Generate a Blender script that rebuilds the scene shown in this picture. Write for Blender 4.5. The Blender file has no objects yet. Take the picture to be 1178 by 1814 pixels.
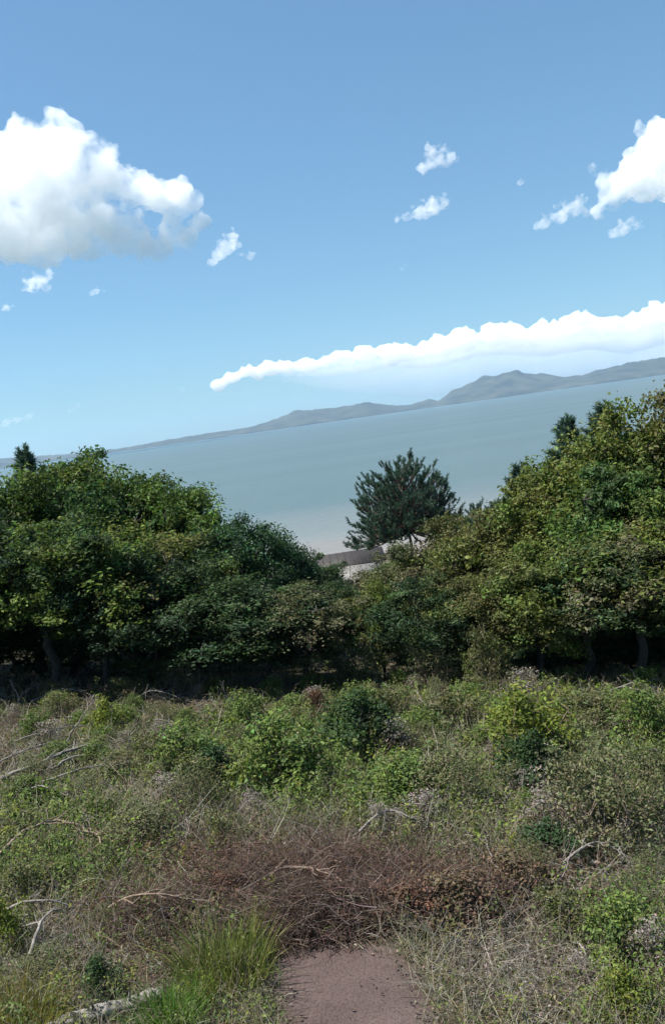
import bpy, math
import numpy as np
from mathutils import Matrix, Vector

SC = bpy.context.scene
COL = SC.collection
R = math.radians

# ------------------------------------------------------------------ camera
F_PX, CX, CY = 1509.0, 589.0, 907.0            # focal length and centre in photo pixels (1178 x 1814)
PITCH, ROLL = 6.15, 8.1
CAM = np.array([0.0, 0.0, 20.0])               # 20 m above the lake
cam_d = bpy.data.cameras.new('camera')
cam = bpy.data.objects.new('camera', cam_d)
COL.objects.link(cam)
M_cam = Matrix.Rotation(R(90 - PITCH), 4, 'X') @ Matrix.Rotation(R(-ROLL), 4, 'Z')
cam.matrix_world = Matrix.Translation(Vector(CAM)) @ M_cam
cam_d.sensor_fit = 'VERTICAL'
cam_d.sensor_height = 24.0
cam_d.lens = 24.0 * F_PX / 1814.0
cam_d.clip_start = 0.1
cam_d.clip_end = 80000
SC.camera = cam
RM = np.array(M_cam.to_3x3())

# ------------------------------------------------------------------ sky and sun
SUN_EL, SUN_AZ = 61.0, -88.0                   # azimuth from +Y (lake direction), clockwise positive
world = bpy.data.worlds.new('World')
SC.world = world
world.use_nodes = True
wn = world.node_tree.nodes
sky = wn.new('ShaderNodeTexSky')
sky.sky_type = 'NISHITA'
sky.sun_disc = False
sky.sun_elevation = R(SUN_EL)
sky.sun_rotation = R(SUN_AZ)
sky.altitude = 0
sky.air_density = 1.0
sky.dust_density = 0.3
sky.ozone_density = 1.0
wn['Background'].inputs['Strength'].default_value = 0.10
tint = wn.new('ShaderNodeMix'); tint.data_type = 'RGBA'; tint.blend_type = 'MULTIPLY'   # clear blue of the photograph's white balance
tint.inputs[0].default_value = 1.0
tint.inputs[7].default_value = (.64, .97, 1.19, 1)
gam = wn.new('ShaderNodeGamma'); gam.inputs['Gamma'].default_value = .68      # the phone's flat tone curve for the sky
world.node_tree.links.new(sky.outputs[0], gam.inputs['Color'])
world.node_tree.links.new(gam.outputs[0], tint.inputs[6])
world.node_tree.links.new(tint.outputs[2], wn['Background'].inputs['Color'])

sun_d = bpy.data.lights.new('sun', 'SUN')
sun_d.energy = 5.0
sun_d.angle = R(0.53)
sun_d.color = (1.0, 0.95, 0.87)
sun = bpy.data.objects.new('sun', sun_d)
COL.objects.link(sun)
sdir = Vector((math.sin(R(SUN_AZ)) * math.cos(R(SUN_EL)), math.cos(R(SUN_AZ)) * math.cos(R(SUN_EL)), math.sin(R(SUN_EL))))
sun.rotation_euler = sdir.to_track_quat('Z', 'Y').to_euler()
sun.location = (0, 0, 60)

vs = SC.view_settings
vs.view_transform = 'Standard'
vs.look = 'None'
vs.exposure = 1.0
vs.gamma = 1.0
vs.use_curve_mapping = False
SC.render.engine = 'CYCLES'
cy = SC.cycles
cy.max_bounces = 40
cy.diffuse_bounces = 3
cy.glossy_bounces = 3
cy.transmission_bounces = 4
cy.transparent_max_bounces = 8
cy.volume_bounces = 36
cy.use_denoising = True
try:
    cy.denoiser = 'OPENIMAGEDENOISE'
except Exception:
    pass
cy.sample_clamp_indirect = 8.0

# ------------------------------------------------------------------ helpers: numbers
rng = np.random.default_rng(7)


def ray(px, py):
    d = RM @ np.array([(px - CX) / F_PX, -(py - CY) / F_PX, -1.0])
    return d / np.linalg.norm(d)


def at(px, py, Y):
    """point on the pixel's ray at forward distance Y"""
    d = ray(px, py)
    return CAM + d * (Y / d[1])


def project(P):
    q = (np.asarray(P) - CAM) @ RM
    w = np.minimum(q[..., 2], -1e-3)
    return CX - q[..., 0] / w * F_PX, CY + q[..., 1] / w * F_PX


def smooth(a, b, x):
    t = np.clip((x - a) / (b - a), 0, 1)
    return t * t * (3 - 2 * t)


def vnoise(x, y, seed=0):
    """cheap smooth value noise in the plane, 0..1"""
    x = np.asarray(x, float); y = np.asarray(y, float)
    xi = np.floor(x); yi = np.floor(y)
    fx = x - xi; fy = y - yi
    fx = fx * fx * (3 - 2 * fx); fy = fy * fy * (3 - 2 * fy)

    def h(a, b):
        v = np.sin(a * 127.1 + b * 311.7 + seed * 74.7) * 43758.5453
        return v - np.floor(v)
    return (h(xi, yi) * (1 - fx) + h(xi + 1, yi) * fx) * (1 - fy) + (h(xi, yi + 1) * (1 - fx) + h(xi + 1, yi + 1) * fx) * fy


def ground(x, y):
    """the hillside falling from below the camera to the lake (water level 0)"""
    x = np.asarray(x, float); y = np.asarray(y, float)
    z = 16.0 - 0.15 * y
    z = z - 0.085 * np.clip(x, -60, 60) * (1 - smooth(25, 70, y))
    z = z + 0.5 * (vnoise(x / 5, y / 5, 1) - .5) + 0.22 * (vnoise(x / 1.7, y / 1.7, 2) - .5)
    z = z + 0.05 * (vnoise(x / .45, y / .45, 3) - .5) * (1 - smooth(20, 40, y))
    zb = 1.2 - 0.04 * (y - 90)                       # the beach
    t = smooth(72, 90, y + 0.03 * x)
    z = z * (1 - t) + zb * t
    return np.maximum(z, -3.0)


def hit(px, py):
    """where the pixel's ray meets the hillside"""
    d = ray(px, py)
    ts = np.concatenate([np.arange(2, 40, .05), np.arange(40, 200, .3)])
    P = CAM + d * ts[:, None]
    below = np.nonzero(P[:, 2] < ground(P[:, 0], P[:, 1]))[0]
    return P[below[0]] if len(below) else P[-1]


# ------------------------------------------------------------------ helpers: meshes
def build_mesh(name, V, F, mat=None, col=None, smooth_shade=False):
    V = np.ascontiguousarray(V, dtype=np.float32).reshape(-1, 3)
    if not isinstance(F, (list, tuple)):
        F = [F]
    F = [np.ascontiguousarray(f, dtype=np.int32) for f in F if len(f)]
    me = bpy.data.meshes.new(name)
    me.vertices.add(len(V))
    me.vertices.foreach_set('co', V.ravel())
    idx = np.concatenate([f.ravel() for f in F])
    tot = np.concatenate([np.full(len(f), f.shape[1], np.int32) for f in F])
    start = np.concatenate([[0], np.cumsum(tot)[:-1]]).astype(np.int32)
    me.loops.add(len(idx))
    me.loops.foreach_set('vertex_index', idx)
    me.polygons.add(len(tot))
    me.polygons.foreach_set('loop_start', start)
    me.polygons.foreach_set('loop_total', tot)
    if smooth_shade:
        me.polygons.foreach_set('use_smooth', np.ones(len(tot), bool))
    me.update(calc_edges=True)
    if col is not None:
        c = np.ones((len(V), 4), np.float32)
        c[:, :3] = col
        a = me.color_attributes.new('Col', 'FLOAT_COLOR', 'POINT')
        a.data.foreach_set('color', c.ravel())
    if mat is not None:
        me.materials.append(mat)
    return me


def obj(name, me, parent=None, loc=None):
    o = bpy.data.objects.new(name, me)
    COL.objects.link(o)
    if parent is not None:
        o.parent = parent
    if loc is not None:
        o.location = loc
    return o


def tag(o, label=None, cat=None, group=None, kind=None):
    if label: o['label'] = label
    if cat: o['category'] = cat
    if group: o['group'] = group
    if kind: o['kind'] = kind
    return o


def dup(root, loc, rot=(0, 0, 0), scale=(1, 1, 1)):
    r = root.copy()
    COL.objects.link(r)
    r.location = loc; r.rotation_euler = rot; r.scale = scale
    for ch in list(root.children):
        c = ch.copy(); COL.objects.link(c); c.parent = r
        for g in list(ch.children):
            d = g.copy(); COL.objects.link(d); d.parent = c
    return r


def tubes(paths, sides=6):
    """paths: list of (points Nx3, radii N) -> V, quads"""
    Vs, Fs, n0 = [], [], 0
    ang = np.linspace(0, 2 * np.pi, sides, endpoint=False)
    ca, sa = np.cos(ang)[:, None], np.sin(ang)[:, None]
    for P, rad in paths:
        P = np.asarray(P, float)
        T = np.gradient(P, axis=0)
        T /= np.linalg.norm(T, axis=1, keepdims=True) + 1e-9
        ref = np.array([0.31, 0.17, 0.93]) if abs(T[0, 2]) < .8 else np.array([0.95, 0.21, 0.1])
        A = np.cross(T, ref); A /= np.linalg.norm(A, axis=1, keepdims=True) + 1e-9
        B = np.cross(T, A)
        V = P[:, None, :] + np.asarray(rad)[:, None, None] * (A[:, None, :] * ca + B[:, None, :] * sa)
        k = len(P)
        i = np.arange(k - 1)[:, None] * sides
        j = np.arange(sides)[None, :]
        j2 = (j + 1) % sides
        Fq = np.stack([i + j, i + j2, i + sides + j2, i + sides + j], -1).reshape(-1, 4) + n0
        Vs.append(V.reshape(-1, 3)); Fs.append(Fq)
        n0 += k * sides
    return np.concatenate(Vs), np.concatenate(Fs)


def unit(v):
    return v / (np.linalg.norm(v, axis=-1, keepdims=True) + 1e-9)


def leaves(P, N, L, W, col, r, fold=.25, droop=.3):
    """leaf faces: at P, facing N, length L, width W (arrays); two triangles folded on the midrib"""
    n = len(P)
    N = unit(N)
    T = np.cross(N, unit(r.normal(size=(n, 3))))
    T[:, 2] -= droop
    T = unit(T - N * np.sum(T * N, 1, keepdims=True))
    B = np.cross(N, T)
    L = np.broadcast_to(L, n)[:, None]; W = np.broadcast_to(W, n)[:, None]
    v0 = P - T * L * .5
    v2 = P + T * L * .5 - N * L * .12
    v1 = P + B * W * .5 + N * W * fold - T * L * .05
    v3 = P - B * W * .5 + N * W * fold - T * L * .05
    V = np.stack([v0, v1, v2, v3], 1).reshape(-1, 3)
    b = np.arange(n)[:, None] * 4
    F = np.concatenate([b + np.array([0, 1, 2]), b + np.array([0, 2, 3])])
    return V, F, np.repeat(col, 4, axis=0)


def blades(P, D, L, W, bend, col, r):
    """grass blades: base P, start direction D, length, width, bend; three triangles each"""
    n = len(P)
    D = unit(D)
    S = unit(np.cross(D, r.normal(size=(n, 3))))
    out = D * np.array([1, 1, 0]) + r.normal(size=(n, 3)) * np.array([.25, .25, 0])
    L = L[:, None]; W = W[:, None]; bend = bend[:, None]
    m = P + D * L * .55 + out * L * bend * .25
    t = P + D * L * .95 + out * L * bend - np.array([0, 0, 1.0]) * L * bend * .35
    V = np.stack([P - S * W, P + S * W, m - S * W * .8, m + S * W * .8, t], 1).reshape(-1, 3)
    b = np.arange(n)[:, None] * 5
    F = np.concatenate([b + np.array([0, 1, 3]), b + np.array([0, 3, 2]), b + np.array([2, 3, 4])])
    return V, F, np.repeat(col, 5, axis=0)


def twigs(P, D, L, rad, curl, col, r, K=5):
    """crooked three-sided sticks, N at once"""
    n = len(P)
    pts = [P]
    d = unit(D)
    for k in range(K - 1):
        d = unit(d + r.normal(size=(n, 3)) * curl)
        pts.append(pts[-1] + d * (L / (K - 1))[:, None])
    X = np.stack(pts, 1)
    A = unit(np.cross(D, r.normal(size=(n, 3)))); B = unit(np.cross(D, A))
    rr = rad[:, None] * np.linspace(1, .35, K)[None]
    V = np.stack([X + rr[..., None] * (A[:, None] * c + B[:, None] * s) for c, s in ((1, 0), (-.5, .87), (-.5, -.87))], 2)
    base = (np.arange(n) * K * 3)[:, None, None]
    i = (np.arange(K - 1) * 3)[None, :, None]; j = np.arange(3)[None, None]; j2 = (j + 1) % 3
    F = np.stack([base + i + j, base + i + j2, base + i + 3 + j2, base + i + 3 + j], -1).reshape(-1, 4)
    return V.reshape(-1, 3), F, np.repeat(col, K * 3, axis=0)


def merge(parts):
    """parts: (V, F, col) with the same face size"""
    Vs, Fs, Cs, n = [], [], [], 0
    for V, F, c in parts:
        Vs.append(V); Fs.append(F + n); Cs.append(c); n += len(V)
    return np.concatenate(Vs), np.concatenate(Fs), np.concatenate(Cs)


def palette(cols, n, r, jit=.18):
    cols = np.array(cols, float)
    c = cols[r.integers(0, len(cols), n)]
    return np.clip(c * (1 + r.normal(size=(n, 1)) * jit) * (1 + r.normal(size=(n, 3)) * .06), .004, .9)


# ------------------------------------------------------------------ materials
def new_mat(name):
    m = bpy.data.materials.new(name)
    m.use_nodes = True
    nt = m.node_tree
    return m, nt, nt.nodes['Principled BSDF'], nt.nodes['Material Output']


def leaf_material(name, trans=.4, rough=.5, spec=.3, gain=1.0):
    m, nt, p, out = new_mat(name)
    at_ = nt.nodes.new('ShaderNodeAttribute'); at_.attribute_name = 'Col'
    oi = nt.nodes.new('ShaderNodeObjectInfo')
    mr = nt.nodes.new('ShaderNodeMapRange')
    mr.inputs['To Min'].default_value = .85 * gain; mr.inputs['To Max'].default_value = 1.15 * gain
    nt.links.new(oi.outputs['Random'], mr.inputs['Value'])
    hs = nt.nodes.new('ShaderNodeHueSaturation')
    nt.links.new(at_.outputs['Color'], hs.inputs['Color'])
    nt.links.new(mr.outputs['Result'], hs.inputs['Value'])
    tl = nt.nodes.new('ShaderNodeBsdfTranslucent')
    mx = nt.nodes.new('ShaderNodeMixShader'); mx.inputs[0].default_value = trans
    warm = nt.nodes.new('ShaderNodeMix'); warm.data_type = 'RGBA'; warm.blend_type = 'MULTIPLY'
    warm.inputs[0].default_value = 1.0
    warm.inputs[7].default_value = (1.08, 1.14, .75, 1)
    nt.links.new(hs.outputs[0], warm.inputs[6])
    nt.links.new(hs.outputs[0], p.inputs['Base Color'])
    nt.links.new(warm.outputs[2], tl.inputs['Color'])
    p.inputs['Roughness'].default_value = rough
    p.inputs['Specular IOR Level'].default_value = spec
    nt.links.new(p.outputs[0], mx.inputs[1]); nt.links.new(tl.outputs[0], mx.inputs[2])
    nt.links.new(mx.outputs[0], out.inputs['Surface'])
    return m


def bark_material(name, c1, c2, scale=14):
    m, nt, p, out = new_mat(name)
    tc = nt.nodes.new('ShaderNodeTexCoord')
    n = nt.nodes.new('ShaderNodeTexNoise'); n.inputs['Scale'].default_value = scale; n.inputs['Detail'].default_value = 5
    nt.links.new(tc.outputs['Object'], n.inputs['Vector'])
    cr = nt.nodes.new('ShaderNodeValToRGB')
    cr.color_ramp.elements[0].position = .32; cr.color_ramp.elements[0].color = (*c1, 1)
    cr.color_ramp.elements[1].position = .68; cr.color_ramp.elements[1].color = (*c2, 1)
    nt.links.new(n.outputs['Fac'], cr.inputs[0]); nt.links.new(cr.outputs[0], p.inputs['Base Color'])
    b = nt.nodes.new('ShaderNodeBump'); b.inputs['Strength'].default_value = .6; b.inputs['Distance'].default_value = .02
    nt.links.new(n.outputs['Fac'], b.inputs['Height']); nt.links.new(b.outputs[0], p.inputs['Normal'])
    p.inputs['Roughness'].default_value = .9
    return m


M_LEAF = leaf_material('leaf', .36, .6, .14)
M_DRY = leaf_material('dry_leaf', .25, .75, .15)
M_NEEDLE = leaf_material('pine_needle', .2, .6, .15)
M_BARK = bark_material('bark', (.020, .017, .014), (.065, .055, .045))
M_PINEBARK = bark_material('pine_bark', (.05, .035, .028), (.14, .09, .065))
M_DEAD = bark_material('dead_wood', (.10, .088, .076), (.26, .24, .21), 24)
M_DEADB = bark_material('brown_dead_wood', (.10, .07, .05), (.26, .19, .14), 22)
M_LOG = bark_material('weathered_log', (.06, .055, .05), (.34, .32, .29), 14)


def ground_material():
    m, nt, p, out = new_mat('hillside_soil')
    N = nt.nodes.new; Lk = nt.links.new
    geo = N('ShaderNodeNewGeometry')
    a = N('ShaderNodeAttribute'); a.attribute_name = 'Col'          # r: bare soil, g: sand
    sep = N('ShaderNodeSeparateColor'); Lk(a.outputs['Color'], sep.inputs[0])

    def noise(s, d=6):
        n = N('ShaderNodeTexNoise'); n.inputs['Scale'].default_value = s; n.inputs['Detail'].default_value = d
        Lk(geo.outputs['Position'], n.inputs['Vector']); return n.outputs['Fac']

    def ramp(f, stops):
        c = N('ShaderNodeValToRGB'); e = c.color_ramp.elements
        e[0].position, e[0].color = stops[0][0], (*stops[0][1], 1)
        e[1].position, e[1].color = stops[-1][0], (*stops[-1][1], 1)
        for q, cc in stops[1:-1]:
            x = e.new(q); x.color = (*cc, 1)
        Lk(f, c.inputs[0]); return c.outputs[0]

    def mix(f, A, B):
        x = N('ShaderNodeMix'); x.data_type = 'RGBA'
        Lk(f, x.inputs[0]); Lk(A, x.inputs[6]); Lk(B, x.inputs[7]); return x.outputs[2]
    n1, n2, n3 = noise(1.3), noise(9), noise(45, 3)
    litter = ramp(n2, [(.3, (.035, .028, .02)), (.5, (.075, .06, .042)), (.62, (.06, .066, .03)), (.75, (.15, .12, .085))])
    soil = ramp(n1, [(.3, (.066, .048, .045)), (.55, (.090, .067, .062)), (.75, (.112, .086, .080))])
    grit = ramp(n3, [(.35, (.72, .7, .68)), (.5, (1, 1, 1)), (.7, (1.12, 1.1, 1.08))])
    mm = N('ShaderNodeMix'); mm.data_type = 'RGBA'; mm.blend_type = 'MULTIPLY'; mm.inputs[0].default_value = 1
    Lk(soil, mm.inputs[6]); Lk(grit, mm.inputs[7])
    sand = ramp(n1, [(.3, (.12, .10, .08)), (.7, (.18, .155, .125))])
    # broken edge for the bare patch
    ad = N('ShaderNodeMath'); ad.operation = 'ADD'
    s2 = N('ShaderNodeMath'); s2.operation = 'MULTIPLY_ADD'; s2.inputs[1].default_value = 1.5; s2.inputs[2].default_value = -.75
    Lk(n2, s2.inputs[0]); Lk(sep.outputs[0], ad.inputs[0]); Lk(s2.outputs[0], ad.inputs[1])
    mr = N('ShaderNodeMapRange'); mr.inputs['From Min'].default_value = .35; mr.inputs['From Max'].default_value = .75
    Lk(ad.outputs[0], mr.inputs['Value'])
    c = mix(mr.outputs[0], litter, mm.outputs[2])
    c = mix(sep.outputs[1], c, sand)
    Lk(c, p.inputs['Base Color'])
    bsum = N('ShaderNodeMath'); bsum.operation = 'ADD'; Lk(n2, bsum.inputs[0]); Lk(n3, bsum.inputs[1])
    b = N('ShaderNodeBump'); b.inputs['Strength'].default_value = .5; b.inputs['Distance'].default_value = .03
    Lk(bsum.outputs[0], b.inputs['Height']); Lk(b.outputs[0], p.inputs['Normal'])
    p.inputs['Roughness'].default_value = .95
    p.inputs['Specular IOR Level'].default_value = .1
    return m


def water_material():
    m, nt, p, out = new_mat('lake_water')
    N = nt.nodes.new; Lk = nt.links.new
    geo = N('ShaderNodeNewGeometry')
    sp = N('ShaderNodeSeparateXYZ'); Lk(geo.outputs['Position'], sp.inputs[0])
    mr = N('ShaderNodeMapRange'); mr.inputs['From Min'].default_value = 116; mr.inputs['From Max'].default_value = 210
    n0 = N('ShaderNodeTexNoise'); n0.inputs['Scale'].default_value = .03; n0.inputs['Detail'].default_value = 3
    Lk(geo.outputs['Position'], n0.inputs['Vector'])
    ma = N('ShaderNodeMath'); ma.operation = 'MULTIPLY_ADD'; ma.inputs[1].default_value = 40; ma.inputs[2].default_value = -20
    Lk(n0.outputs['Fac'], ma.inputs[0])
    ad = N('ShaderNodeMath'); Lk(sp.outputs['Y'], ad.inputs[0]); Lk(ma.outputs[0], ad.inputs[1])
    Lk(ad.outputs[0], mr.inputs['Value'])
    cr = N('ShaderNodeValToRGB')
    e = cr.color_ramp.elements
    e[0].position = 0; e[0].color = (.22, .17, .14, 1)                 # silt in the shallows
    e[1].position = 1; e[1].color = (.074, .108, .108, 1)
    q = e.new(.3); q.color = (.15, .16, .15, 1)
    Lk(mr.outputs[0], cr.inputs[0]); Lk(cr.outputs[0], p.inputs['Base Color'])
    mp = N('ShaderNodeMapping'); mp.inputs['Scale'].default_value = (.25, .6, 1)
    Lk(geo.outputs['Position'], mp.inputs[0])
    w = N('ShaderNodeTexNoise'); w.inputs['Scale'].default_value = 1.0; w.inputs['Detail'].default_value = 4
    Lk(mp.outputs[0], w.inputs['Vector'])
    b = N('ShaderNodeBump'); b.inputs['Strength'].default_value = .7; b.inputs['Distance'].default_value = .4
    Lk(w.outputs['Fac'], b.inputs['Height']); Lk(b.outputs[0], p.inputs['Normal'])
    mp2 = N('ShaderNodeMapping'); mp2.inputs['Scale'].default_value = (.0016, .011, 1); mp2.inputs['Rotation'].default_value = (0, 0, .2)
    Lk(geo.outputs['Position'], mp2.inputs[0])
    st = N('ShaderNodeTexNoise'); st.inputs['Scale'].default_value = 1.0; st.inputs['Detail'].default_value = 5
    Lk(mp2.outputs[0], st.inputs['Vector'])
    mr2 = N('ShaderNodeMapRange'); mr2.inputs['From Min'].default_value = .35; mr2.inputs['From Max'].default_value = .65
    mr2.inputs['To Min'].default_value = .315; mr2.inputs['To Max'].default_value = .345
    Lk(st.outputs['Fac'], mr2.inputs['Value']); Lk(mr2.outputs[0], p.inputs['Roughness'])
    p.inputs['IOR'].default_value = 1.33
    p.inputs['Specular IOR Level'].default_value = .35
    return m


def hill_material():
    m, nt, p, out = new_mat('wooded_hill')
    N = nt.nodes.new; Lk = nt.links.new
    geo = N('ShaderNodeNewGeometry')
    n = N('ShaderNodeTexNoise'); n.inputs['Scale'].default_value = .006; n.inputs['Detail'].default_value = 8
    Lk(geo.outputs['Position'], n.inputs['Vector'])
    cr = N('ShaderNodeValToRGB')
    cr.color_ramp.elements[0].position = .35; cr.color_ramp.elements[0].color = (.018, .028, .024, 1)
    cr.color_ramp.elements[1].position = .7; cr.color_ramp.elements[1].color = (.068, .076, .056, 1)
    Lk(n.outputs['Fac'], cr.inputs[0]); Lk(cr.outputs[0], p.inputs['Base Color'])
    p.inputs['Roughness'].default_value = 1
    return m


def cloud_material(name, dens, aniso=.35, wisp=0.0):
    m = bpy.data.materials.new(name)
    m.use_nodes = True
    nt = m.node_tree
    nt.nodes.remove(nt.nodes['Principled BSDF'])
    v = nt.nodes.new('ShaderNodeVolumePrincipled')
    v.inputs['Color'].default_value = (1, 1, 1, 1)
    v.inputs['Density'].default_value = dens
    v.inputs['Anisotropy'].default_value = aniso
    if wisp:                                            # thinner and thicker vapour, feature size in metres
        geo = nt.nodes.new('ShaderNodeNewGeometry')
        n = nt.nodes.new('ShaderNodeTexNoise'); n.inputs['Scale'].default_value = 1 / wisp; n.inputs['Detail'].default_value = 4; n.inputs['Roughness'].default_value = .62
        nt.links.new(geo.outputs['Position'], n.inputs['Vector'])
        mr = nt.nodes.new('ShaderNodeMapRange')
        mr.inputs['From Min'].default_value = .40; mr.inputs['From Max'].default_value = .66
        mr.inputs['To Min'].default_value = 0; mr.inputs['To Max'].default_value = dens * 2.2
        nt.links.new(n.outputs['Fac'], mr.inputs['Value']); nt.links.new(mr.outputs[0], v.inputs['Density'])
    nt.links.new(v.outputs[0], nt.nodes['Material Output'].inputs['Volume'])
    return m


# ------------------------------------------------------------------ setting: hillside, lake, far hills
def bare_px(px, py):
    """how bare the soil is, from its outline in the clearing"""
    e = np.array([(455, 1672), (560, 1664), (690, 1672), (735, 1715), (765, 1770), (780, 1830), (800, 2000), (540, 2000), (500, 1800), (460, 1715)], float)
    inside = np.zeros(px.shape, bool)
    j = len(e) - 1
    for i in range(len(e)):
        c = ((e[i, 1] > py) != (e[j, 1] > py)) & (px < (e[j, 0] - e[i, 0]) * (py - e[i, 1]) / (e[j, 1] - e[i, 1] + 1e-9) + e[i, 0])
        inside ^= c
        j = i
    return inside


def grid_mesh(name, xs, ys, mat):
    X, Y = np.meshgrid(xs, ys)
    Z = ground(X, Y)
    V = np.stack([X, Y, Z], -1).reshape(-1, 3)
    nx, ny = len(xs), len(ys)
    i = np.arange(ny - 1)[:, None] * nx + np.arange(nx - 1)[None]
    F = np.stack([i, i + 1, i + nx + 1, i + nx], -1).reshape(-1, 4)
    px, py = project(V)
    bare = bare_px(px, py) & (V[:, 1] > 2.5) & (V[:, 1] < 12)
    b = bare.astype(float).reshape(ny, nx)
    for _ in range(7):
        b[1:-1, 1:-1] = (b[1:-1, 1:-1] * 2 + b[:-2, 1:-1] + b[2:, 1:-1] + b[1:-1, :-2] + b[1:-1, 2:]) / 6
    sand = smooth(2.6, 1.6, V[:, 2]) if False else 1 - smooth(1.6, 2.8, V[:, 2])
    c = np.stack([b.ravel(), sand, np.zeros(len(V))], -1)
    return build_mesh(name, V, F, mat, c, True)


def spaced(stops):
    out = []
    for a, b, s in stops:
        out.append(np.arange(a, b, s))
    return np.concatenate(out + [[stops[-1][1]]])


gx = spaced([(-400, -60, 20), (-60, -14, 2), (-14, -5, .3), (-5, 5, .09), (5, 14, .3), (14, 60, 2), (60, 400, 20)])
gy = spaced([(-60, -4, 4), (-4, 2, .5), (2, 10, .09), (10, 30, .25), (30, 130, 1.5), (130, 180, 10)])
hs_ = obj('hillside', grid_mesh('hillside', gx, gy, ground_material()))
tag(hs_, 'scrubby hillside sloping down to the lake with a bare soil patch', kind='structure')

lake_me = build_mesh('lake', np.array([(-30000, 60, 0), (30000, 60, 0), (30000, 30000, 0), (-30000, 30000, 0)]), np.array([[0, 1, 2, 3]]), water_material())
tag(obj('lake', lake_me), 'wide calm grey green lake reaching the far hills', kind='structure')


def far_hills():
    prof = [(-500, 860, 905), (-200, 838, 863), (0, 812, 835), (100, 806, 821), (160, 801, 812), (230, 792, 803), (300, 779, 793), (340, 772, 787), (400, 764, 778), (450, 755, 771), (500, 738, 764),
            (530, 728, 760), (570, 724, 754), (610, 721, 748), (650, 712, 742), (675, 716, 739), (700, 718, 735), (730, 717, 731), (760, 708, 727), (775, 711, 725), (800, 692, 721),
            (850, 674, 714), (890, 664, 708), (920, 659, 704), (950, 664, 700), (1000, 668, 693), (1030, 664, 688), (1060, 657, 684), (1110, 643, 677), (1178, 632, 667), (1300, 604, 650), (1500, 600, 622), (1800, 555, 580)]
    prof = np.array(prof, float)
    D0 = 7600.0
    az = np.linspace(R(-44), R(46), 420)
    # height of the crest by azimuth
    paz, ph = [], []
    for x, yt, yw in prof:
        d = ray(x, yt)
        a = math.atan2(d[0], d[1])
        hor = math.hypot(d[0], d[1])
        paz.append(a)
        ph.append(CAM[2] + d[2] / hor * (D0 + 700))
    crest = np.interp(az, paz, ph)
    rr = np.array([0, 15, 40, 120, 260, 420, 560, 700, 850, 1100, 1500, 2200])
    pr = np.array([-.02, .05, .10, .24, .45, .68, .88, 1.0, .93, .75, .45, .0])
    V = []
    rs = np.random.default_rng(3)
    wob = np.cumsum(rs.normal(size=len(az))) * .006
    shore = D0 + 130 * np.sin(az * 17) + 60 * np.sin(az * 53 + 1)
    for i, a in enumerate(az):
        for k, (q, h) in enumerate(zip(rr, pr)):
            jig = 1 + .16 * math.sin(a * 61 + 3 * math.sin(a * 23) + q * .006) * (h < .95) * (h > .1) + .10 * math.sin(a * 90 + q * .011) * (h < .95) * (h > .1) + .05 * math.sin(a * 310 + q * .02) * (h > .1) * (h < .98)
            dist = shore[i] * (1 - q / 700 * 0) + q + (D0 - shore[i]) * min(q / 700, 1)
            z = max(crest[i], 8) * h * jig
            if k == 1:
                z = 9 + 3 * math.sin(a * 200)
            if k == 7:
                z += 3.0 * rs.normal()
            V.append((math.sin(a) * dist, math.cos(a) * dist, z))
    V = np.array(V)
    n, k = len(az), len(rr)
    i = np.arange(n - 1)[:, None] * k + np.arange(k - 1)[None]
    F = np.stack([i, i + k, i + k + 1, i + 1], -1).reshape(-1, 4)
    o = obj('hills', build_mesh('hills', V, F, hill_material(), None, True))
    tag(o, 'long low line of hazy blue hills across the lake', kind='structure')


far_hills()

# haze over the lake
hz = np.array([(x, y, z) for x in (-14000, 14000) for y in (-600, 15000) for z in (-6, 420)], float)
hzF = np.array([[0, 1, 3, 2], [4, 6, 7, 5], [0, 4, 5, 1], [2, 3, 7, 6], [0, 2, 6, 4], [1, 5, 7, 3]])
hm = bpy.data.materials.new('haze_air')
hm.use_nodes = True
hm.node_tree.nodes.remove(hm.node_tree.nodes['Principled BSDF'])
hv = hm.node_tree.nodes.new('ShaderNodeVolumePrincipled')
hv.inputs['Color'].default_value = (.47, .71, 1, 1)
hv.inputs['Density'].default_value = 4.6e-5
hv.inputs['Anisotropy'].default_value = .2
hm.node_tree.links.new(hv.outputs[0], hm.node_tree.nodes['Material Output'].inputs['Volume'])
tag(obj('haze', build_mesh('haze', hz, hzF, hm)), 'thin pale haze over the lake', kind='stuff')

# ------------------------------------------------------------------ clouds
ICO_V = ICO_F = None


def ico():
    global ICO_V, ICO_F
    if ICO_V is None:
        import bmesh
        bm = bmesh.new()
        bmesh.ops.create_icosphere(bm, subdivisions=2, radius=1)
        ICO_V = np.array([v.co[:] for v in bm.verts]); ICO_F = np.array([[v.index for v in f.verts] for f in bm.faces])
        bm.free()
    return ICO_V, ICO_F


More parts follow.
